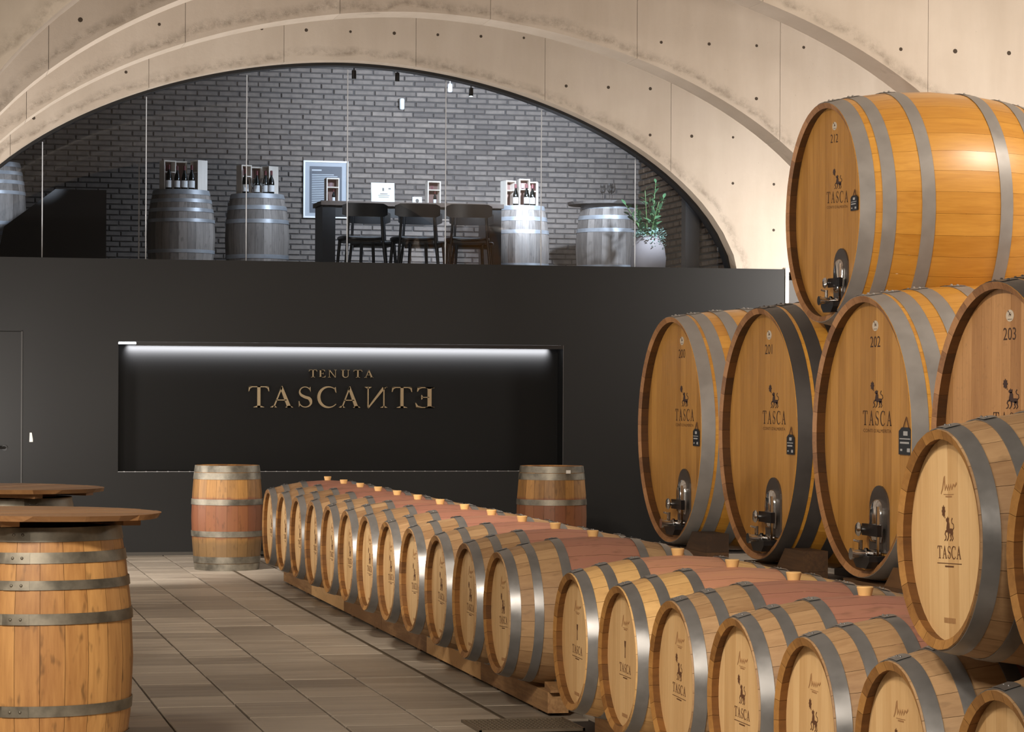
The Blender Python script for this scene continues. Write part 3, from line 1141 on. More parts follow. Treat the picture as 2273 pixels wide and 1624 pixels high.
def rack(label, x, y0, y1):
    yc = (y0 + y1) / 2
    r = thing('barrel_rail', label, 'rail', (x, yc, 0))
    nseg = max(2, round((y1 - y0) / 1.48))
    sg = (y1 - y0) / nseg
    me = chamfer_block(.10, sg - .004, .098, .003, M_BEAM, 'rail')
    fm_ = MB().box(-.04, .04, -.05, .05, 0, .0145).mesh('foot', M_DARKBEAM)
    for k in range(nseg):
        y = y0 + sg * (k + .5) - yc
        put('rail', me, r, T(0, y, .1128))
        put('foot', fm_, r, T(0, y - sg * .3, 0))
        put('foot', fm_, r, T(0, y + sg * .3, 0))


rack('low pale timber rail under the heads of the long barrel row', 2.97, 11.96, 20.75)
rack('low timber rail hidden under the back of the long barrel row', 3.42, 11.96, 20.75)
rack('low timber rail under the heads of the near barrel group', 2.97, 5.1, 11.1)
rack('low timber rail hidden under the back of the near barrel group', 3.41, 5.1, 11.1)
wg = MB().prism([(-.06, 0), (.06, 0), (.06, .012), (-.06, .040)], lambda a, b, d_: (d_, a, b), -.045, .045)
put('wooden_wedge', wg.mesh('wooden_wedge', M_BEAM), M=T(2.97, 11.985, .1135) @ RZ(PI), label='small wooden wedge under the last barrel at the end of the rail', cat='wedge')

# ------------------------------------------------------------------ big casks
HC = [(.004, .110), (.135, .235), (.32, .42), (.58, .68)]
CASK = dict(L=1.80, Rh=.905, Rb=.985, n=40, th=.040, rec=.080, nb=13, hoops=HC)


def door_parts(root, Mb, s, rec):
    """small steel manhole door with clamp, spout and valve low on a cask head"""
    Ms = Mb @ T(rec, 0, 0) @ Matrix.Scale(s, 4)
    t3 = face_to3(0.0)
    key = ('door', s)
    if key not in CACHE:
        arch = [(-.165, -.735), (.165, -.735), (.165, -.46)] + [(.165 * math.cos(a), -.46 + .15 * math.sin(a)) for a in [PI * i / 12 for i in range(1, 12)]] + [(-.165, -.46)]
        parts = {}
        parts['manhole_plate'] = MB().prism(arch, t3, .001, .014).mesh('manhole_plate', plain('dark_steel_plate', (86, 80, 76), .4, .6))
        b = MB()
        rows = []
        for (sc_, d_) in ((1, .014), (.96, .035), (.80, .052), (.45, .062)):
            rows.append([(a * .085 / .165 * sc_, -.52 + (bb + .50) * .66 * sc_, d_) for a, bb in arch])
        n = len(arch)
        vs = [t3(a, bb, d_) for r_ in rows for a, bb, d_ in r_]
        fs = []
        for i in range(len(rows) - 1):
            for k in range(n):
                p, q = i * n + k, i * n + (k + 1) % n
                fs.append((p, q, q + n, p + n))
        fs.append(tuple(range((len(rows) - 1) * n, len(rows) * n)))
        b.add(vs, fs)
        parts['manhole_door'] = b.mesh('manhole_door', M_CHROME, True, 0.9)
        c = MB()
        c.prism(rect(-.11, .17, -.63, -.555), t3, .055, .085)
        parts['clamp_bar'] = c.mesh('clamp_bar', plain('dark_clamp', (30, 28, 30), .3, .4))
        k = MB()
        k.tube([t3(-.085, -.592, .085), t3(-.085, -.592, .112)], .016, 10)
        k.lathe([(.0, 0), (.040, .003), (.046, .012), (.038, .022), (0, .025)], 16, T(*t3(-.085, -.592, .105)) @ RY(-PI / 2))
        parts['clamp_knob'] = k.mesh('clamp_knob', M_CHROME, True, 0.9)
        st = MB()
        st.prism(rect(.110, .124, -.80, -.44), t3, .055, .07)
        st.prism(rect(-.14, .140, -.745, -.730), t3, .085, .10)
        parts['steel_strap'] = st.mesh('steel_strap', M_CHROME)
        o_ = MB()
        o_.tube([t3(.03, -.742, .02), t3(.03, -.742, .205)], .026, 14)
        o_.lathe([(.038, 0), (.038, .016)], 16, T(*t3(.03, -.742, .195)) @ RY(-PI / 2))
        o_.lathe([(.038, 0), (.038, .014)], 16, T(*t3(.03, -.742, .10)) @ RY(-PI / 2))
        parts['outlet_pipe'] = o_.mesh('outlet_pipe', M_CHROME, True, 0.8)
        lv = MB()
        lv.tube([t3(.03, -.716, .145), t3(.03, -.655, .145)], .013, 10)
        lv.tube([t3(.03, -.668, .145), t3(.03, -.655, .19)], .007, 8)
        parts['valve_lever'] = lv.mesh('valve_lever', M_CHROME, True, 0.8)
        bs = MB()
        bs.prism([(-.15, -.755), (.15, -.755), (.145, -.79), (.09, -.835), (-.09, -.835), (-.145, -.79)], t3, .005, .13)
        parts['drip_base'] = bs.mesh('drip_base', M_BLACK)
        CACHE[key] = parts
    base = None
    for nm, me in CACHE[key].items():
        if nm == 'manhole_plate':
            base = put(nm, me, root, Ms)
        else:
            put(nm, me, base)


def cask(number, label, loc, mats, dims, s=1.0, spin=0.0, tag=None):
    r = make_barrel('cask', label, 'cask', loc, mats=mats, mark=number, rivets=3, rivet_r=.010, spin=spin, bung=False, group='big casks of the lower row', **dims)
    return r


def hanging_tag(label, x, y, z, w_, h_):
    """slate tag hung on a cord in front of a cask head facing -X; y,z is its centre"""
    r = thing('hanging_tag', label, 'tag', (x, y, z - h_ / 2))
    c = .25 * w_
    body = [(-w_ / 2, 0), (w_ / 2, 0), (w_ / 2, h_ * .86), (w_ / 2 - c, h_), (-w_ / 2 + c, h_), (-w_ / 2, h_ * .86)]
    t3 = face_to3(0)
    put('tag_board', MB().prism(body, t3, .001, .009).mesh('tag_board', M_SLATE), r)
    pr = MB()
    pr.prism(rect(-w_ * .12, w_ * .22, h_ * .70, h_ * .86), t3, .0092, .0098)
    pr.prism(rect(-w_ * .42, w_ * .42, h_ * .56, h_ * .60), t3, .0092, .0098)
    pr.prism(rect(-w_ * .38, w_ * .34, h_ * .40, h_ * .47), t3, .0092, .0098)
    pr.prism(rect(w_ * .18, w_ * .42, h_ * .10, h_ * .24), t3, .0092, .0098)
    pr.prism(rect(-w_ * .36, -w_ * .20, h_ * .13, h_ * .21), t3, .0092, .0098)
    put('tag_print', pr.mesh('tag_print', M_TAGMARK), r, kind='stuff')
    co = MB().tube([t3(-w_ * .2, h_ * .97, .005), t3(w_ * .05, h_ * 1.38, .004), t3(w_ * .25, h_ * .97, .005)], .0035, 6)
    put('cord', co.mesh('cord', plain('tag_cord', (90, 60, 34), .8)), r)
    return r


CK = [('200', 'golden cask number 200 with bright steel hoops, farthest in the lower row', 20.53, 1.215, (M_CASK, M_CASKHEAD, M_HOOPC)),
      ('201', 'cask number 201 with dark painted hoops, second farthest in the lower row', 18.271, 1.217, (M_CASK, M_CASKHEAD, M_HOOPD)),
      ('202', 'cask number 202 with bright hoops and the largest black hanging tag', 16.151, 1.233, (M_CASK, M_CASKHEAD, M_HOOPC)),
      ('203', 'large pale cask number 203 with dark hoops at the right edge', 14.02, 1.24, (M_CASK, M_CASKHEADB, M_HOOPD))]
for num, lb, y, zc, mats in CK:
    r = cask(num, lb, (6.0, y, zc - .985), mats, CASK)
    door_parts(r, T(0, 0, .985) @ shift(OFFS[num][2]), 1.0, .080)
CASK2 = dict(L=1.46, Rh=.747, Rb=.842, n=36, th=.036, rec=.07, nb=12, hoops=[(.004, .104), (.150, .240), (.41, .50)])
S2 = .747 / .905
MARK[('212', .07)] = None
del MARK[('212', .07)]
r = make_barrel('cask', 'golden cask number 212 resting on top of the lower casks', 'cask', (6.11, 17.21, 2.747 - .842), mats=(M_CASK, M_CASKHEAD, M_HOOPC), rivets=3, rivet_r=.010, bung=False, **CASK2)
for nm, me in marks('212', .07):
    put(nm, me, r, T(0, 0, .842) @ T(.07 * (1 - S2), 0, 0) @ Matrix.Scale(S2, 4) @ shift(OFFS['212'][1] if nm in ('cask_number', 'round_sticker', 'sticker_print') else OFFS['212'][0]) @ RX(.05))
door_parts(r, T(0, 0, .842) @ shift(.23), S2, .07)
hanging_tag('black tag hanging on the farthest lower cask, against the golden head', 6.076, 20.53 - .54, 1.16, .15, .135)
hanging_tag('black tag hanging on the dark hooped cask second from the back', 6.076, 18.271 - .56, 1.15, .15, .14)
hanging_tag('largest black tag with pale print, on the cask under the top one', 6.076, 16.151 - .63, 1.215, .21, .17)
hanging_tag('small black tag hanging on the head of the topmost cask', 6.174, 17.21 - .49, 2.78, .12, .10)

# timber beams and chocks under the casks
WHERE = ['the farthest lower cask', 'the dark hooped cask second from the back', 'the lower cask with the largest tag', 'the pale cask at the right edge']
for (num, lb, y, zc, mats), wh in zip(CK, WHERE):
    for x0, nm in ((.05, 'front'), (1.57, 'rear')):
        Rr = rad(x0 + .09, 1.80, .905, .985)
        top = zc - Rr - .012
        put('timber_beam', MB().box(0, .18, -.90, .42, 0, top).mesh('timber_beam', M_DARKBEAM), M=T(6.0 + x0, y, 0),
            label='dark timber beam under the %s end of %s' % (nm, wh), cat='beam', group='timber beams under the casks')
        if nm == 'front':
            for sgn, sd_ in ((-1, 'near'),):
                # flat face tangent to the cask
                an = .68
                cy, cz = Rr * math.sin(an), zc - Rr * math.cos(an)
                ty, tz = math.cos(an), math.sin(an)
                f_ = lambda t: (cy + (Rr * .012) * math.sin(an) + ty * t, cz - Rr * .012 * math.cos(an) + tz * t)
                p0, p1 = f_(-(cz - top) / tz + .016), f_(-(cz - top) / tz + .016)
                t1 = (.42 - cz) / tz
                p1 = f_(t1 + .014)
                pts = [(p0[0], top + .001), (.90, top + .001), (.90, p1[1]), p1]
                pts = [(sgn * a, b) for a, b in pts]
                put('timber_chock', MB().prism(pts if sgn > 0 else pts[::-1], lambda a, b, d_: (d_, a, b), 0, .18).mesh('timber_chock', M_DARKBEAM), M=T(6.0 + x0, y, 0),
                    label='dark chock at the %s side of %s' % (sd_, wh), cat='chock', group='timber chocks under the casks')

# ------------------------------------------------------------------ standing barrels
H8 = [(.0, .052), (.09, .130), (.192, .226), (.312, .352)]
ST = dict(L=1.0, Rh=.305, Rb=.357, n=24, th=.028, rec=.03, nb=7, hoops=H8, stand=True, bung=False)


def round_top(parent, R, z, mat, t=.020, nb=7, cleat=True, ang=0.0):
    e = [-R + 2 * R * k / nb for k in range(nb + 1)]
    for k in range(nb):
        y0, y1 = e[k] + .0012, e[k + 1] - .0012
        pts = []
        m = 7
        jr = random.uniform(-.004, .002)
        for i in range(m):
            y = y0 + (y1 - y0) * i / (m - 1)
            pts.append((math.sqrt(max(1e-6, (R + jr) ** 2 - min(abs(y), R) ** 2)), y))
        for i in range(m):
            y = y1 - (y1 - y0) * i / (m - 1)
            pts.append((-math.sqrt(max(1e-6, (R + jr) ** 2 - min(abs(y), R) ** 2)), y))
        tt_ = t + random.uniform(-.001, .001)
        n_p = len(pts)
        vs = [(a * .965, b if abs(b) < R * .9 else b * .965, 0) for a, b in pts] + [(a, b, tt_) for a, b in pts]
        fs = [tuple(range(n_p - 1, -1, -1)), tuple(range(n_p, 2 * n_p))] + [(q, (q + 1) % n_p, n_p + (q + 1) % n_p, n_p + q) for q in range(n_p)]
        put('table_board', MB().add(vs, fs).mesh('table_board', mat), parent, T(0, 0, z) @ RZ(ang))
    if cleat:
        for s in (-.24, .24):
            hl = math.sqrt(max(.01, (R * .86) ** 2 - s * s))
            put('cleat', MB().box(s - .035, s + .035, -hl, hl, -.022, 0).mesh('cleat', M_TABLE if mat is M_TABLE else mat), parent, T(0, 0, z) @ RZ(ang))


def barrel_table(label, loc, top_label, rz, tilt=0.0):
    make_barrel('upright_barrel', label, 'barrel', (loc[0], loc[1], 0), mats=(M_OLD2, M_OAKHEAD, M_HOOPO), rz=rz, rivets=2, rivet_r=.006, joint_a=2.2, **ST)
    tt = thing('round_tabletop', top_label, 'tabletop', M=T(loc[0], loc[1], 1.028) @ RY(tilt))
    round_top(tt, .46, 0.0, M_TABLE, ang=rz)


barrel_table('upright orange brown barrel under the nearer round tabletop, lower left', (.495, 10.136), 'nearer round plank tabletop laid on a barrel, lower left', .35, .012)
barrel_table('upright barrel under the farther round tabletop, behind the nearer table', (.471, 12.757), 'farther round plank tabletop laid on a barrel, at the left edge', 1.0, .008)
HS = [(.0, .055), (.060, .115), (.282, .330)]
SW = dict(L=.88, Rh=.27, Rb=.302, n=20, th=.026, rec=.02, nb=7, hoops=HS, stand=True, bung=False, rivets=2, rivet_r=.005)
make_barrel('upright_barrel', 'weathered upright barrel with a dark wine stain, left of the long row', 'barrel', (2.673, 22.45, 0), mats=(M_OLD, M_OAKHEAD, M_HOOPO), joint_a=-1.75, **SW)
make_barrel('upright_barrel', 'upright barrel standing behind the long row, before the niche right end', 'barrel', (5.42, 22.1, 0), mats=(M_OLD, M_OAKHEAD, M_HOOPO), joint_a=-1.2, **SW)
put('paper_label', MB().box(-.022, .022, -.0015, 0, -.014, .014).mesh('paper_label', M_PAPER), M=T(5.50, 22.1 - .268, .835) @ RZ(.3),
    label='tiny white label stuck on the top hoop of the right upright barrel', cat='label')

# ------------------------------------------------------------------ gallery behind the glass
GZ = 2.62
GY = 30.8
put('floor_gallery', MB().box(-1.5, 9.9, Y0 + .30, GY + .3, GZ - .25, GZ).mesh('floor_gallery', plain('gallery_floor', (70, 66, 62), .5)), kind='structure')
put('trim_3', MB().box(-1.5, 8.30, Y0 + .018, Y0 + .32, GZ - .02, GZ + .001).mesh('trim_3', M_DARKWALL), kind='structure')

# brick wall
BL, BH, BJ = .238, .0525, .0085
wallb = put('wall_gallery', MB().box(-1.0, 9.9, GY, GY + .2, GZ, A_TOP).mesh('wall_gallery', M_MORTAR), kind='structure')
variants = []
for i in range(10):
    mb = MB()
    x, z = BL / 2 - rnd.uniform(0, .008), BH / 2 - rnd.uniform(0, .003)
    c = .006
    j = [rnd.uniform(-.004, .004) for _ in range(8)]
    v = [(-x, 0, -z), (x, 0, -z), (x, 0, z), (-x, 0, z), (-x, -.014 + j[0], -z), (x, -.014 + j[1], -z), (x, -.014 + j[2], z), (-x, -.014 + j[3], z),
         (-x + c, -.022 + j[0], -z + c), (x - c, -.022 + j[1], -z + c), (x - c, -.022 + j[2], z - c), (-x + c, -.022 + j[3], z - c)]
    f = [(8, 9, 10, 11)]
    for q in range(4):
        p = (q + 1) % 4
        f += [(q, p, 4 + p, 4 + q), (4 + q, 4 + p, 8 + p, 8 + q)]
    mb.add(v, f)
    variants.append((v, f, mb.mesh('brick', M_BRICK)))
bricks = []
row = 0
z = GZ + BH / 2
while z < 5.65:
    x = .2 + (0.11 if row % 2 else 0) + rnd.uniform(-.02, .02)
    while x < 9.6:
        bricks.append((x, z))
        x += BL + BJ * rnd.uniform(.7, 1.3)
    z += BH + BJ
    row += 1
# the bricks that show largest and clearest: the lit field above the tables
bricks.sort(key=lambda b: abs(b[0] - 6.1) * .45 + abs(b[1] - 4.25))
rb = MB()
for i, (x, z) in enumerate(bricks):
    v, f, me = variants[rnd.randrange(10)]
    dy = rnd.uniform(-.005, .008)
    if i < 296:
        put('brick', me, wallb, T(x, GY + dy, z) @ RY(rnd.uniform(-.006, .006)))
    else:
        rb.add([(x + a, GY + dy + b, z + c) for a, b, c in v], f)
put('brick', rb.mesh('brick_rest', M_BRICK), wallb, kind='stuff')

# side brick wall and dark post, added to suggest brown reflections in the glass
SX = 8.62
ws = put('wall_reflection_stand_in', MB().box(SX, SX + .2, 24.80, GY, GZ, A_TOP).mesh('wall_reflection_stand_in', M_MORTAR), kind='structure')
sbr = []
z, row = GZ + .035, 0
while z < 4.6:
    y = 24.95 + (.12 if row % 2 else 0)
    while y < GY - .15:
        sbr.append((y, z))
        y += .252
    z += .072
    row += 1
sm_ = []
M_SBRICK = brick_mat('brown_brick', (92, 74, 58), (126, 102, 80), (66, 54, 46))
for i in range(6):
    mb = MB()
    hy, hz = .118 - rnd.uniform(0, .01), .030 - rnd.uniform(0, .004)
    mb.add([(0, -hy, -hz), (0, hy, -hz), (0, hy, hz), (0, -hy, hz), (-.03, -hy + .006, -hz + .005), (-.03, hy - .006, -hz + .005), (-.03, hy - .006, hz - .005), (-.03, -hy + .006, hz - .005)],
           [(7, 6, 5, 4), (0, 4, 5, 1), (1, 5, 6, 2), (2, 6, 7, 3), (3, 7, 4, 0)])
    sm_.append((mb.v, mb.f, mb.mesh('brick', M_SBRICK)))
sbr.sort()
srest = MB()
for i, (y, z) in enumerate(sbr):
    v, f, me = sm_[rnd.randrange(6)]
    if i < 150: put('brick', me, ws, T(SX, y, z))
    else: srest.add([(SX + a, y + b, z + c) for a, b, c in v], f)
put('brick', srest.mesh('brick_rest', M_SBRICK), ws, kind='stuff')
put('trim_added_post', MB().box(8.40, 8.56, 28.1, 28.26, GZ, 4.2).mesh('trim_added_post', plain('reflection_post', (40, 34, 30), .5)), kind='structure')

# warm stone patch of the end wall seen right of the white trim
we_ = put('wall_end', MB().box(8.34, 9.9, 25.2, 25.4, 0, A_TOP).mesh('wall_end', M_MORTAR), kind='structure')
wbm = []
for i in range(6):
    mb = MB()
    hx, hz = .060 - rnd.uniform(0, .012), .034 - rnd.uniform(0, .007)
    j = rnd.uniform(-.006, .006)
    mb.add([(-hx, 0, -hz), (hx, 0, -hz), (hx, 0, hz), (-hx, 0, hz), (-hx + .012, -.03, -hz + .010 + j), (hx - .010, -.034, -hz + .008), (hx - .013, -.03, hz - .008 + j), (-hx + .008, -.032, hz - .011)],
           [(4, 5, 6, 7), (0, 1, 5, 4), (1, 2, 6, 5), (2, 3, 7, 6), (3, 0, 4, 7)])
    wbm.append(mb.mesh('brick', M_WBRICK))
z, row = 2.0, 0
while z < 3.3:
    x = 8.41 + (.06 if row % 2 else 0)
    while x < 9.2:
        put('brick', wbm[rnd.randrange(6)], we_, T(x, 25.2, z))
        x += .128
    z += .074
    row += 1

# arched window: frame, panes, pane edges
def arch_off(x, off):
    """arch line moved inwards by off metres"""
    t = abs((x - AX) / (AA - off))
    return None if t >= 1 else AZ + (AB - off) * (1 - t ** AN) ** (1 / AN)


fr = MB()
N_ = 96
pts = []
for i in range(N_ + 1):
    a = PI * i / N_
    ca, sa = math.cos(a), math.sin(a)
    e = 2 / AN
    pts.append((math.copysign(abs(ca) ** e, ca), sa ** e))
for yy in (24.60, 24.745):
    for off in (0.0, .028):
        for cx, sz in pts:
            fr.v.append((AX + (AA - off) * cx, yy, AZ + (AB - off) * sz))
m = N_ + 1
for i in range(N_):
    fr.f += [(i, m + i, m + i + 1, i + 1), (2 * m + i, 2 * m + i + 1, 3 * m + i + 1, 3 * m + i), (m + i, 3 * m + i, 3 * m + i + 1, m + i + 1)]
win = put('window_1', fr.mesh('window_frame', M_FRAME), kind='structure')
SE = [.40, 1.227, 2.175, 3.108, 4.062, 5.007, 5.942, 6.876, 7.72]
for a, b in zip(SE[:-1], SE[1:]):
    top = []
    for i in range(13):
        x = a + .004 + (b - a - .008) * i / 12
        zz = arch_off(x, .015) or (AZ + .05)
        top.append((x, max(zz, GZ + .05)))
    put('pane', MB().prism([(top[0][0], GZ), (top[-1][0], GZ)] + top[::-1], lambda p, q, d_: (p, d_, q), 24.71, 24.722).mesh('pane', M_PANE), win)
for x in SE[1:-1]:
    put('pane_edge', MB().box(x - .0045, x + .0045, 24.704, 24.709, GZ, arch_off(x, .05)).mesh('pane_edge', M_SEAM), win)

# barrels standing in the gallery
GB8 = dict(L=.95, Rh=.285, Rb=.352, n=24, th=.026, rec=.004, nb=7, hoops=[(0, .05), (.095, .132), (.19, .228), (.30, .335)], stand=True, bung=False, rivets=2, rivet_r=.005)
GB6 = dict(GB8)
GB6['hoops'] = [(0, .05), (.125, .17), (.27, .312)]
M_HOOPG = steel('pale_hoop', (176, 178, 182), 0.4, 0.35, 0.12)
GM = (M_GREY, M_GREY, M_HOOPG)
make_barrel('upright_barrel', 'grey barrel in the gallery with many hoops and open wine boxes on top', 'barrel', (2.776, 27.43, GZ), mats=GM, joint_a=-1.3, **GB8)
G2 = dict(GB6)
G2['Rb'], G2['Rh'] = .338, .275
make_barrel('upright_barrel', 'grey gallery barrel with bottles and glasses on top, left of the poster', 'barrel', (3.605, 27.74, GZ), mats=GM, joint_a=-1.6, **G2)
G3 = dict(GB6)
G3['Rb'], G3['Rh'] = .312, .25
make_barrel('upright_barrel', 'brightly lit pale gallery barrel at the right end of the bar table', 'barrel', (6.665, 28.64, GZ), mats=GM, joint_a=-1.5, **G3)
G4 = dict(GB6)
G4['L'], G4['Rb'], G4['Rh'] = .99, .365, .30
make_barrel('upright_barrel', 'wide grey gallery barrel under the round top, beside the potted plant', 'barrel', (7.69, 28.75, GZ), mats=GM, joint_a=-1.1, **G4)
tt = thing('round_tabletop', 'grey round tabletop on a gallery barrel with wine glasses standing on it', 'tabletop', (7.69, 28.75, GZ + .99))
round_top(tt, .46, 0.0, M_GTABLE, .03, 6, False, .3)
make_barrel('upright_barrel', 'pale upright barrel cut off by the left picture edge behind the glass', 'barrel', (.868, 27.873, 2.90), mats=GM, joint_a=-1.2, **GB8)
put('low_plinth', chamfer_block(.62, .62, .28, .01, plain('plinth_black', (30, 30, 30), .6), 'low_plinth'), M=T(.868, 27.873, 2.90), label='low black plinth under the leftmost gallery barrel', cat='plinth')

# bottles, boxes, glasses
BOT = {}


def bottle(label, x, y, z, group, s=.86, caps=True):
    if 'b' not in BOT:
        BOT['b'] = MB().lathe([(.036, 0), (.038, .006), (.038, .15), (.030, .19), (.016, .225), (.0145, .29), (.0155, .30)], 16).mesh('body', M_BOTTLE, True, 0.8)
        BOT['l'] = MB().lathe([(.0386, .03), (.0386, .115)], 16, cap0=False, cap1=False).mesh('label', M_LABEL, True)
        BOT['c'] = MB().lathe([(.0158, .245), (.0156, .30), (.012, .303)], 14, cap0=False).mesh('capsule', M_CAPS, True, 0.8)
        BOT['n'] = MB().lathe([(.031, .178), (.026, .200)], 16, cap0=False, cap1=False).mesh('neck_label', M_LABEL, True)
    r = thing('wine_bottle', label, 'bottle', (x, y, z), random.uniform(0, 6), group)
    S_ = Matrix.Scale(s, 4)
    put('body', BOT['b'], r, S_)
    put('label', BOT['l'], r, S_)
    put('neck_label', BOT['n'], r, S_)
    if caps: put('capsule', BOT['c'], r, S_)
    return r


def wine_box(label, x, y, z, w_, h_, d_, rz, group, shelf=True, sticker=True):
    r = thing('wine_box', label, 'box', (x, y, z), rz, group)
    t = .012
    c = MB()
    c.box(-w_ / 2, -w_ / 2 + t, -d_ / 2, d_ / 2, 0, h_)
    c.box(w_ / 2 - t, w_ / 2, -d_ / 2, d_ / 2, 0, h_)
    c.box(-w_ / 2 + t, w_ / 2 - t, -d_ / 2, d_ / 2, h_ - t, h_)
    c.box(-w_ / 2 + t, w_ / 2 - t, -d_ / 2, d_ / 2, 0, t)
    put('case', c.mesh('case', M_BOX), r)
    put('back_board', MB().box(-w_ / 2 + t, w_ / 2 - t, d_ / 2 - t, d_ / 2, t, h_ - t).mesh('back_board', plain('box_back', (120, 92, 84), .7)), r)
    if shelf:
        put('shelf', MB().box(-w_ / 2 + t, w_ / 2 - t, -d_ / 2, d_ / 2 - t, h_ * .60, h_ * .60 + t * .8).mesh('shelf', M_BOX), r)
    if sticker:
        put('printed_label', MB().box(-.014, .014, d_ / 2 - t - .003, d_ / 2 - t - .001, h_ * .66, h_ * .86).mesh('printed_label', M_CAPS), r)
    return r


TZ = GZ + .9508        # top of the gallery barrels, heads almost flush
g1 = 'wine boxes on the first gallery barrel'
wine_box('open pale wine box at the left on the first gallery barrel', 2.64, 27.46, TZ, .135, .31, .12, .32, g1)
wine_box('grey backed wine box in the middle of the first gallery barrel', 2.78, 27.58, TZ, .13, .315, .10, .0, g1, False, False)
wine_box('open wine box at the right on the first gallery barrel', 2.962, 27.48, TZ, .135, .32, .12, -1.05, g1)
g2 = 'wine bottles on the first gallery barrel'
bottle('dark bottle in front of the left box on the first gallery barrel', 2.640, 27.335, TZ, g2)
bottle('dark bottle second from left on the first gallery barrel', 2.722, 27.30, TZ, g2, .82)
bottle('dark bottle third from left on the first gallery barrel', 2.795, 27.29, TZ, g2, .82)
bottle('dark bottle beside the right box on the first gallery barrel', 2.872, 27.325, TZ, g2)
g1 = 'wine boxes on the second gallery barrel'
wine_box('open pale wine box at the left on the second gallery barrel', 3.47, 27.78, TZ, .12, .31, .12, .35, g1)
wine_box('grey backed wine box in the middle of the second gallery barrel', 3.60, 27.88, TZ, .13, .30, .10, .0, g1, False, False)
wine_box('open wine box at the right on the second gallery barrel', 3.745, 27.76, TZ, .12, .30, .12, -1.1, g1)
g2 = 'wine bottles on the second gallery barrel'
bottle('dark bottle in front of the left box on the second gallery barrel', 3.47, 27.66, TZ, g2)
bottle('dark bottle in the middle of the second gallery barrel', 3.595, 27.70, TZ, g2, .82)
bottle('dark bottle second from right on the second gallery barrel', 3.68, 27.66, TZ, g2, .82)
bottle('dark bottle at the right end of the second gallery barrel', 3.738, 27.63, TZ, g2, .82)
g1 = 'wine boxes on the bright gallery barrel'
wine_box('tall wine box at the left on the bright gallery barrel', 6.530, 28.71, TZ, .125, .285, .14, .25, g1)
wine_box('tall wine box in the middle of the bright gallery barrel', 6.682, 28.62, TZ, .12, .30, .13, -.05, g1)
wine_box('tall wine box at the right on the bright gallery barrel', 6.815, 28.71, TZ, .10, .28, .12, -.35, g1)
g2 = 'wine bottles on the bright gallery barrel'
bottle('bottle in front of the left box on the bright gallery barrel', 6.575, 28.54, TZ, g2, .8)
bottle('bottle in front of the middle box on the bright gallery barrel', 6.690, 28.50, TZ, g2, .8)
bottle('bottle in front of the right box on the bright gallery barrel', 6.765, 28.54, TZ, g2, .8)

GL = MB().lathe([(.033, 0), (.033, .003), (.004, .010), (.0035, .085), (.012, .095), (.030, .120), (.036, .150), (.030, .200), (.0285, .200), (.034, .150), (.028, .122), (.004, .098)], 20, cap1=True).mesh('wine_glass', M_WGLASS, True, 1.0)


def wine_glass(label, x, y, z, s=1.0, group=None):
    return put('wine_glass', GL, M=T(x, y, z) @ Matrix.Scale(s, 4), label=label, cat='glass', group=group)


wine_glass('clear wine glass left on the second gallery barrel among bottles', 3.535, 27.56, TZ, .8, 'glasses on the second gallery barrel')
wine_glass('clear wine glass right on the second gallery barrel among bottles', 3.635, 27.55, TZ, .8, 'glasses on the second gallery barrel')
g3 = 'glasses on the grey round tabletop'
wine_glass('clear wine glass left on the grey round tabletop', 7.585, 28.60, GZ + 1.021, .95, g3)
wine_glass('clear wine glass in the middle of the grey round tabletop', 7.645, 28.52, GZ + 1.021, 1.0, g3)
wine_glass('clear wine glass right on the grey round tabletop', 7.70, 28.62, GZ + 1.021, 1.02, g3)

# long bar table
tb = thing('bar_table', 'long dark wooden table with panel legs behind the black chairs', 'table', (5.27, 28.02, GZ))
put('tabletop', MB().box(-.99, .99, -.29, .29, .86, .905).mesh('tabletop', M_BARTAB), tb)
put('apron', MB().box(-.92, .92, -.24, -.21, .74, .86).mesh('apron', plain('apron_grey', (66, 64, 62), .5)), tb)
for x in (-.90, .90):
    put('panel_leg', MB().box(x - .07, x + .07, -.25, .25, 0, .86).mesh('panel_leg', M_CHAIR), tb)
put('stretcher', MB().box(-.83, .83, -.02, .02, .12, .20).mesh('stretcher', M_CHAIR), tb)
TT = GZ + .905
wine_box('small wine box on the left end of the dark table, before the poster', 4.44, 28.02, TT, .14, .26, .12, .05, 'wine boxes on the dark table')
wine_box('small wine box on the dark table right of the small white card', 5.54, 28.02, TT, .145, .25, .12, .05, 'wine boxes on the dark table')
bottle('bottle standing in the small box at the left end of the table', 4.445, 27.935, TT, 'bottles on the dark table', .45)
bottle('bottle standing in the small box right of the white card', 5.545, 27.935, TT, 'bottles on the dark table', .45)


def card(name, label, x, y, z, w_, h_, lean, prints, cat):
    r = thing(name, label, cat, M=T(x, y, z) @ RX(lean))
    put('board', MB().box(-w_ / 2, w_ / 2, 0, .008, 0, h_).mesh('board', M_PAPER), r)
    mb = MB()
    for p in prints: mb.prism([(a * w_, b * h_) for a, b in p], lambda a, b, d_: (a, d_, b), -.0012, -.0004)
    put('print', mb.mesh('print', plain('card_print', (110, 104, 98), .7)), r, kind='stuff')
    return r


card('menu_board', 'pale menu board leaning on the dark table between two chairs', 5.01, 28.10, TT, .255, .235, -.12,
     [rect(-.02, .05, .62, .76), rect(.24, .34, .70, .76), rect(-.20, .28, .40, .42), rect(-.12, .20, .47, .50), rect(-.18, .25, .32, .34)], 'board')
card('white_card', 'small white card with a round dark mark on the dark table', 5.375, 28.05, TT, .105, .085, -.1,
     [[(.18 * math.cos(i * PI / 6), .5 + .25 * math.sin(i * PI / 6)) for i in range(12)]], 'card')

# chairs
CH = {}


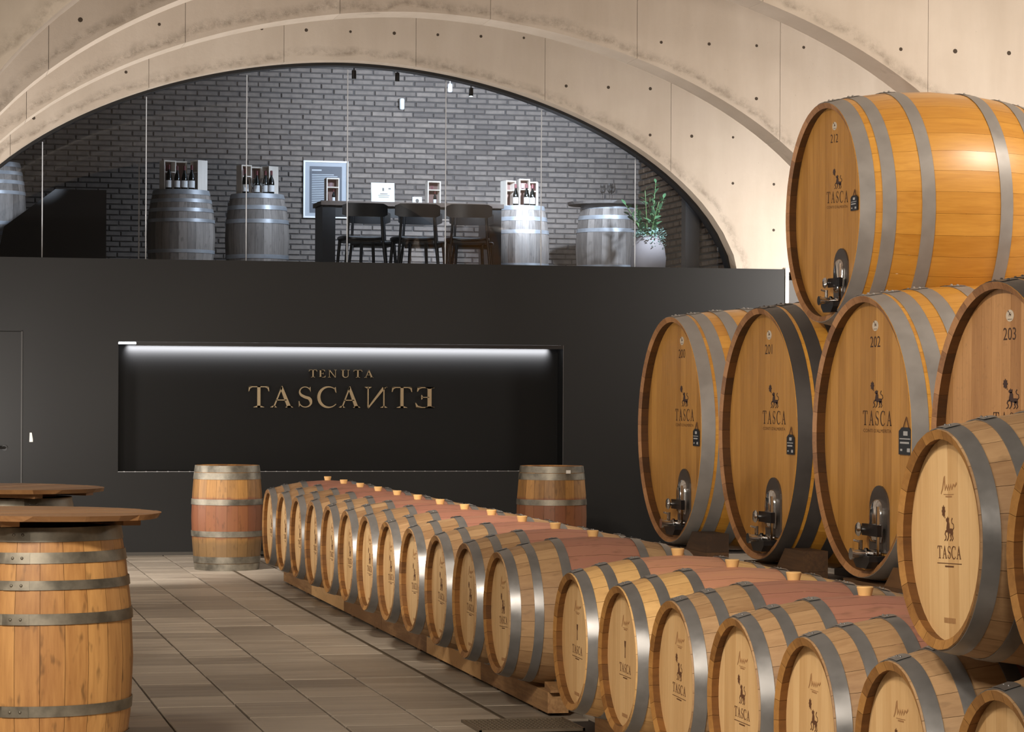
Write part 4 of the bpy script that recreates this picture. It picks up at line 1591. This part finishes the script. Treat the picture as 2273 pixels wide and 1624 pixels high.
def chair(label, x, y, rz, group):
    r = thing('chair', label, 'chair', (x, y, GZ), rz, group)
    if not CH:
        b = MB()
        n = 10
        vs = []
        for i in range(n + 1):
            u = -1 + 2 * i / n
            yy = -.20 - .045 * (1 - u * u)
            tp = 0 if abs(u) < .9 else .02
            for (dy, zz) in ((0, .665 + tp), (0, .80 - tp), (.022, .80 - tp), (.022, .665 + tp)):
                vs.append((u * .235, yy + dy, zz))
        fs = []
        for i in range(n):
            for k in range(4):
                a, c = i * 4 + k, i * 4 + (k + 1) % 4
                fs.append((a, c, c + 4, a + 4))
        fs += [(3, 2, 1, 0), (n * 4, n * 4 + 1, n * 4 + 2, n * 4 + 3)]
        CH['backrest'] = b.add(vs, fs).mesh('backrest', M_CHAIR, True, 0.6)
        s_ = MB()
        rows = []
        for (k, zz) in ((.92, .435), (1.0, .445), (1.0, .462), (.93, .474)):
            rows.append([(math.copysign(abs(math.cos(a)) ** .6, math.cos(a)) * .225 * k, math.copysign(abs(math.sin(a)) ** .6, math.sin(a)) * .21 * k, zz - .012 * (1 - abs(math.cos(a)))) for a in [2 * PI * i / 24 for i in range(24)]])
        vs = [p for q in rows for p in q]
        fs = []
        for i in range(3):
            for k in range(24):
                a, c = i * 24 + k, i * 24 + (k + 1) % 24
                fs.append((a, c, c + 24, a + 24))
        fs += [tuple(range(23, -1, -1)), tuple(range(72, 96))]
        CH['seat'] = s_.add(vs, fs).mesh('seat', M_CHAIR, True, 0.6)
        for nm, sx_ in (('rl', -1), ('rr', 1)):
            CH[nm] = MB().tube([(sx_ * .225, -.255, 0), (sx_ * .185, -.20, .44), (sx_ * .165, -.205, .77)], .017, 10, .012).mesh('leg', M_CHAIR, True, 0.8)
        for nm, sx_ in (('fl', -1), ('fr', 1)):
            CH[nm] = MB().tube([(sx_ * .205, .215, 0), (sx_ * .175, .165, .44)], .015, 10, .017).mesh('leg', M_CHAIR, True, 0.8)
        CH['rail'] = MB().box(-.17, .17, -.19, .165, .41, .436).mesh('seat_rail', M_CHAIR)
    put('backrest', CH['backrest'], r)
    put('seat', CH['seat'], r)
    put('seat_rail', CH['rail'], r)
    for k in ('rl', 'rr', 'fl', 'fr'):
        put('leg', CH[k], r)
    return r


gc = 'black chairs along the front of the dark table'
chair('black wooden chair at the left of the front row, before the menu board', 4.535, 26.75, .08, gc)
chair('black wooden chair in the middle of the front row at the table', 5.07, 26.68, .05, gc)
chair('black wooden chair at the right of the front row, near the bright barrel', 5.62, 26.62, -.08, gc)
gf = 'black chairs beneath the far side of the dark table'
chair('black wooden chair under the table behind the left front chair', 4.80, 27.48, PI + .1, gf)
chair('black wooden chair under the table behind the middle front chair', 5.33, 27.45, PI, gf)
chair('black wooden chair under the table behind the right front chair', 5.85, 27.42, PI - .15, gf)

# framed poster on the brick wall
ps = thing('framed_poster', 'dark poster with white text lines in a wide pale frame against the brick wall', 'poster', (4.80, GY - .05, 3.545))
put('mat_board', MB().box(-.255, .255, 0, .012, 0, .66).mesh('mat_board', plain('poster_mat', (150, 154, 160), .5)), ps)
fm = MB()
fm.box(-.265, .265, -.016, .012, .645, .665); fm.box(-.265, .265, -.016, .012, -.005, .015)
fm.box(-.265, -.245, -.016, .012, .015, .645); fm.box(.245, .265, -.016, .012, .015, .645)
put('frame', fm.mesh('frame', M_WHITE), ps)
put('poster_sheet', MB().box(-.19, .19, -.004, -.001, .055, .60).mesh('poster_sheet', M_POSTER), ps)
tx = MB()
tx.box(-.165, -.05, -.006, -.0045, .548, .562)
for i in range(17):
    tx.box(-.165, .05 + rnd.uniform(.02, .11), -.006, -.0045, .50 - i * .0205, .507 - i * .0205)
put('text_lines', tx.mesh('text_lines', plain('poster_text', (190, 195, 200), .6)), ps, kind='stuff')

# white alarm on the bricks
sr = MB().lathe([(.02, -.065), (.03, -.055), (.031, .05), (.022, .065)], 16, Matrix.Diagonal((1, .9, 1, 1)))
put('wall_siren', sr.mesh('wall_siren', M_WHITE, True, 0.8), M=T(5.70, GY - .062, 4.90), label='small white cylindrical alarm mounted high on the brick wall', cat='alarm')

# hanging spotlights behind the arch head
for (x, y, z, lb) in ((4.27, 25.6, 4.60, 'black cylindrical ceiling spotlight at the left, above the poster'), (4.70, 25.6, 4.59, 'black ceiling spotlight second from left, above the white alarm'),
                      (5.23, 25.6, 4.50, 'black ceiling spotlight third from left under the arch head'), (5.44, 25.6, 4.465, 'lit black ceiling spotlight at the right under the arch head')):
    r = thing('spotlight', lb, 'lamp', (x, y, z), 0, 'ceiling spotlights of the gallery')
    put('housing', MB().lathe([(.020, -.035), (.022, -.03), (.022, .045), (.012, .05)], 14).mesh('housing', M_BLACK, True, 0.7), r)
    put('lens', MB().lathe([(.017, -.0355), (.017, -.0352)], 14).mesh('lens', M_LAMP if 'lit' in lb[:4] else M_WHITE), r)
    put('rod', MB().lathe([(.006, .05), (.006, A_TOP - z)], 8).mesh('rod', M_BLACK), r)

# potted plant
pl = thing('potted_plant', 'leafy green plant in a grey clay urn beside the round table', 'plant', (7.76, 27.35, GZ))
PS = Matrix.Scale(1.17, 4)
put('urn', MB().lathe([(.10, 0), (.115, .01), (.155, .16), (.165, .28), (.15, .38), (.115, .45), (.11, .47), (.122, .485), (.11, .49), (.10, .47), (.09, .43)], 28).mesh('urn', M_POT, True, 0.9), pl, PS)
put('soil', MB().lathe([(.098, .43), (.098, .445)], 20).mesh('soil', plain('soil', (40, 32, 26), .95)), pl, PS)


def leaf_mesh(l_, w_, mat, bend=.2):
    v, f = [], []
    m_ = 6
    for i in range(m_ + 1):
        t = i / m_
        hw = w_ * math.sin(PI * min(1, t * .94 + .06)) ** .8
        z = -bend * l_ * t * t
        v += [(l_ * t, -hw, z + hw * .25), (l_ * t, 0, z), (l_ * t, hw, z + hw * .25)]
    for i in range(m_):
        for j in range(2):
            a = i * 3 + j
            f.append((a, a + 3, a + 4, a + 1))
    return MB().add(v, f).mesh('leaf', mat, True)


LM = leaf_mesh(.115, .019, M_LEAF)
LM2 = leaf_mesh(.13, .025, M_LEAF)
rp = random.Random(3)
for (a, tilt, hgt, lm, nl) in ((.2, .06, .54, LM, 14), (3.3, .42, .34, LM2, 9), (5.0, .30, .36, LM2, 8), (1.2, .22, .42, LM, 10), (2.3, .5, .26, LM2, 8), (4.2, .16, .46, LM, 14), (5.8, .2, .40, LM2, 10), (3.0, .2, .30, LM2, 8)):
    pts = []
    for i in range(7):
        t = i / 6
        rr = hgt * tilt * t * (1 + .4 * t)
        pts.append((.03 * math.cos(a) + rr * math.cos(a), .03 * math.sin(a) + rr * math.sin(a), .44 + hgt * t * (1 - .08 * tilt * t)))
    put('stem', MB().tube(pts, .006, 6, .003).mesh('stem', M_STEM, True), pl, PS)
    for k in range(nl):
        t = .22 + .78 * k / (nl - 1)
        i = min(5, int(t * 6))
        p = Vector(pts[i]).lerp(Vector(pts[i + 1]), t * 6 - i)
        side = (a + PI / 2 if k % 2 else a - PI / 2) + rp.uniform(-.5, .5)
        put('leaf', lm, pl, PS @ T(*p) @ RZ(side) @ RY(-rp.uniform(.35, .9)) @ RX(rp.uniform(-.5, .5)) @ Matrix.Scale(1.05 - .45 * t, 4))
sl = MB()
lf = [(0, 0, 0), (.012, -.009, .003), (.026, 0, 0), (.012, .009, .003)]
for i in range(420):
    a = rp.uniform(0, 2 * PI)
    dr_ = rp.random()
    rr = .06 + .075 * dr_ ** .6
    z = .50 + .06 * (1 - dr_) - (max(0, rp.gauss(0, .09)) if a > 4.2 else .0) - .03 * dr_
    if a > 4.2: rr = max(rr, .13 + .03 * rp.random())
    Mx = T(rr * math.cos(a), rr * math.sin(a), z) @ RZ(rp.uniform(0, 6.3)) @ RY(rp.uniform(-1, 1))
    sl.add([Mx @ Vector(p) for p in lf], [(0, 1, 2, 3)])
put('trailing_leaves', sl.mesh('trailing_leaves', M_LEAF2), pl, PS, kind='stuff')

# added dark panel in place of a dim reflection, with a steel post
put('stand_in_panel', MB().prism([(.85, GZ), (1.95, GZ), (1.95, 3.50), (1.45, 3.50), (.95, 3.12)], lambda a, b, d_: (a, d_, b), 26.6, 26.68).mesh('stand_in_panel', plain('dim_panel_brown', (34, 28, 24), .6)),
    label='dark sloping panel added behind the glass in place of a dark reflection', cat='added panel')
put('steel_post', MB().box(2.19, 2.202, 25.70, 25.712, GZ, 3.70).mesh('steel_post', M_BRUSH), label='thin steel post behind the glass left of the first gallery barrel', cat='post')
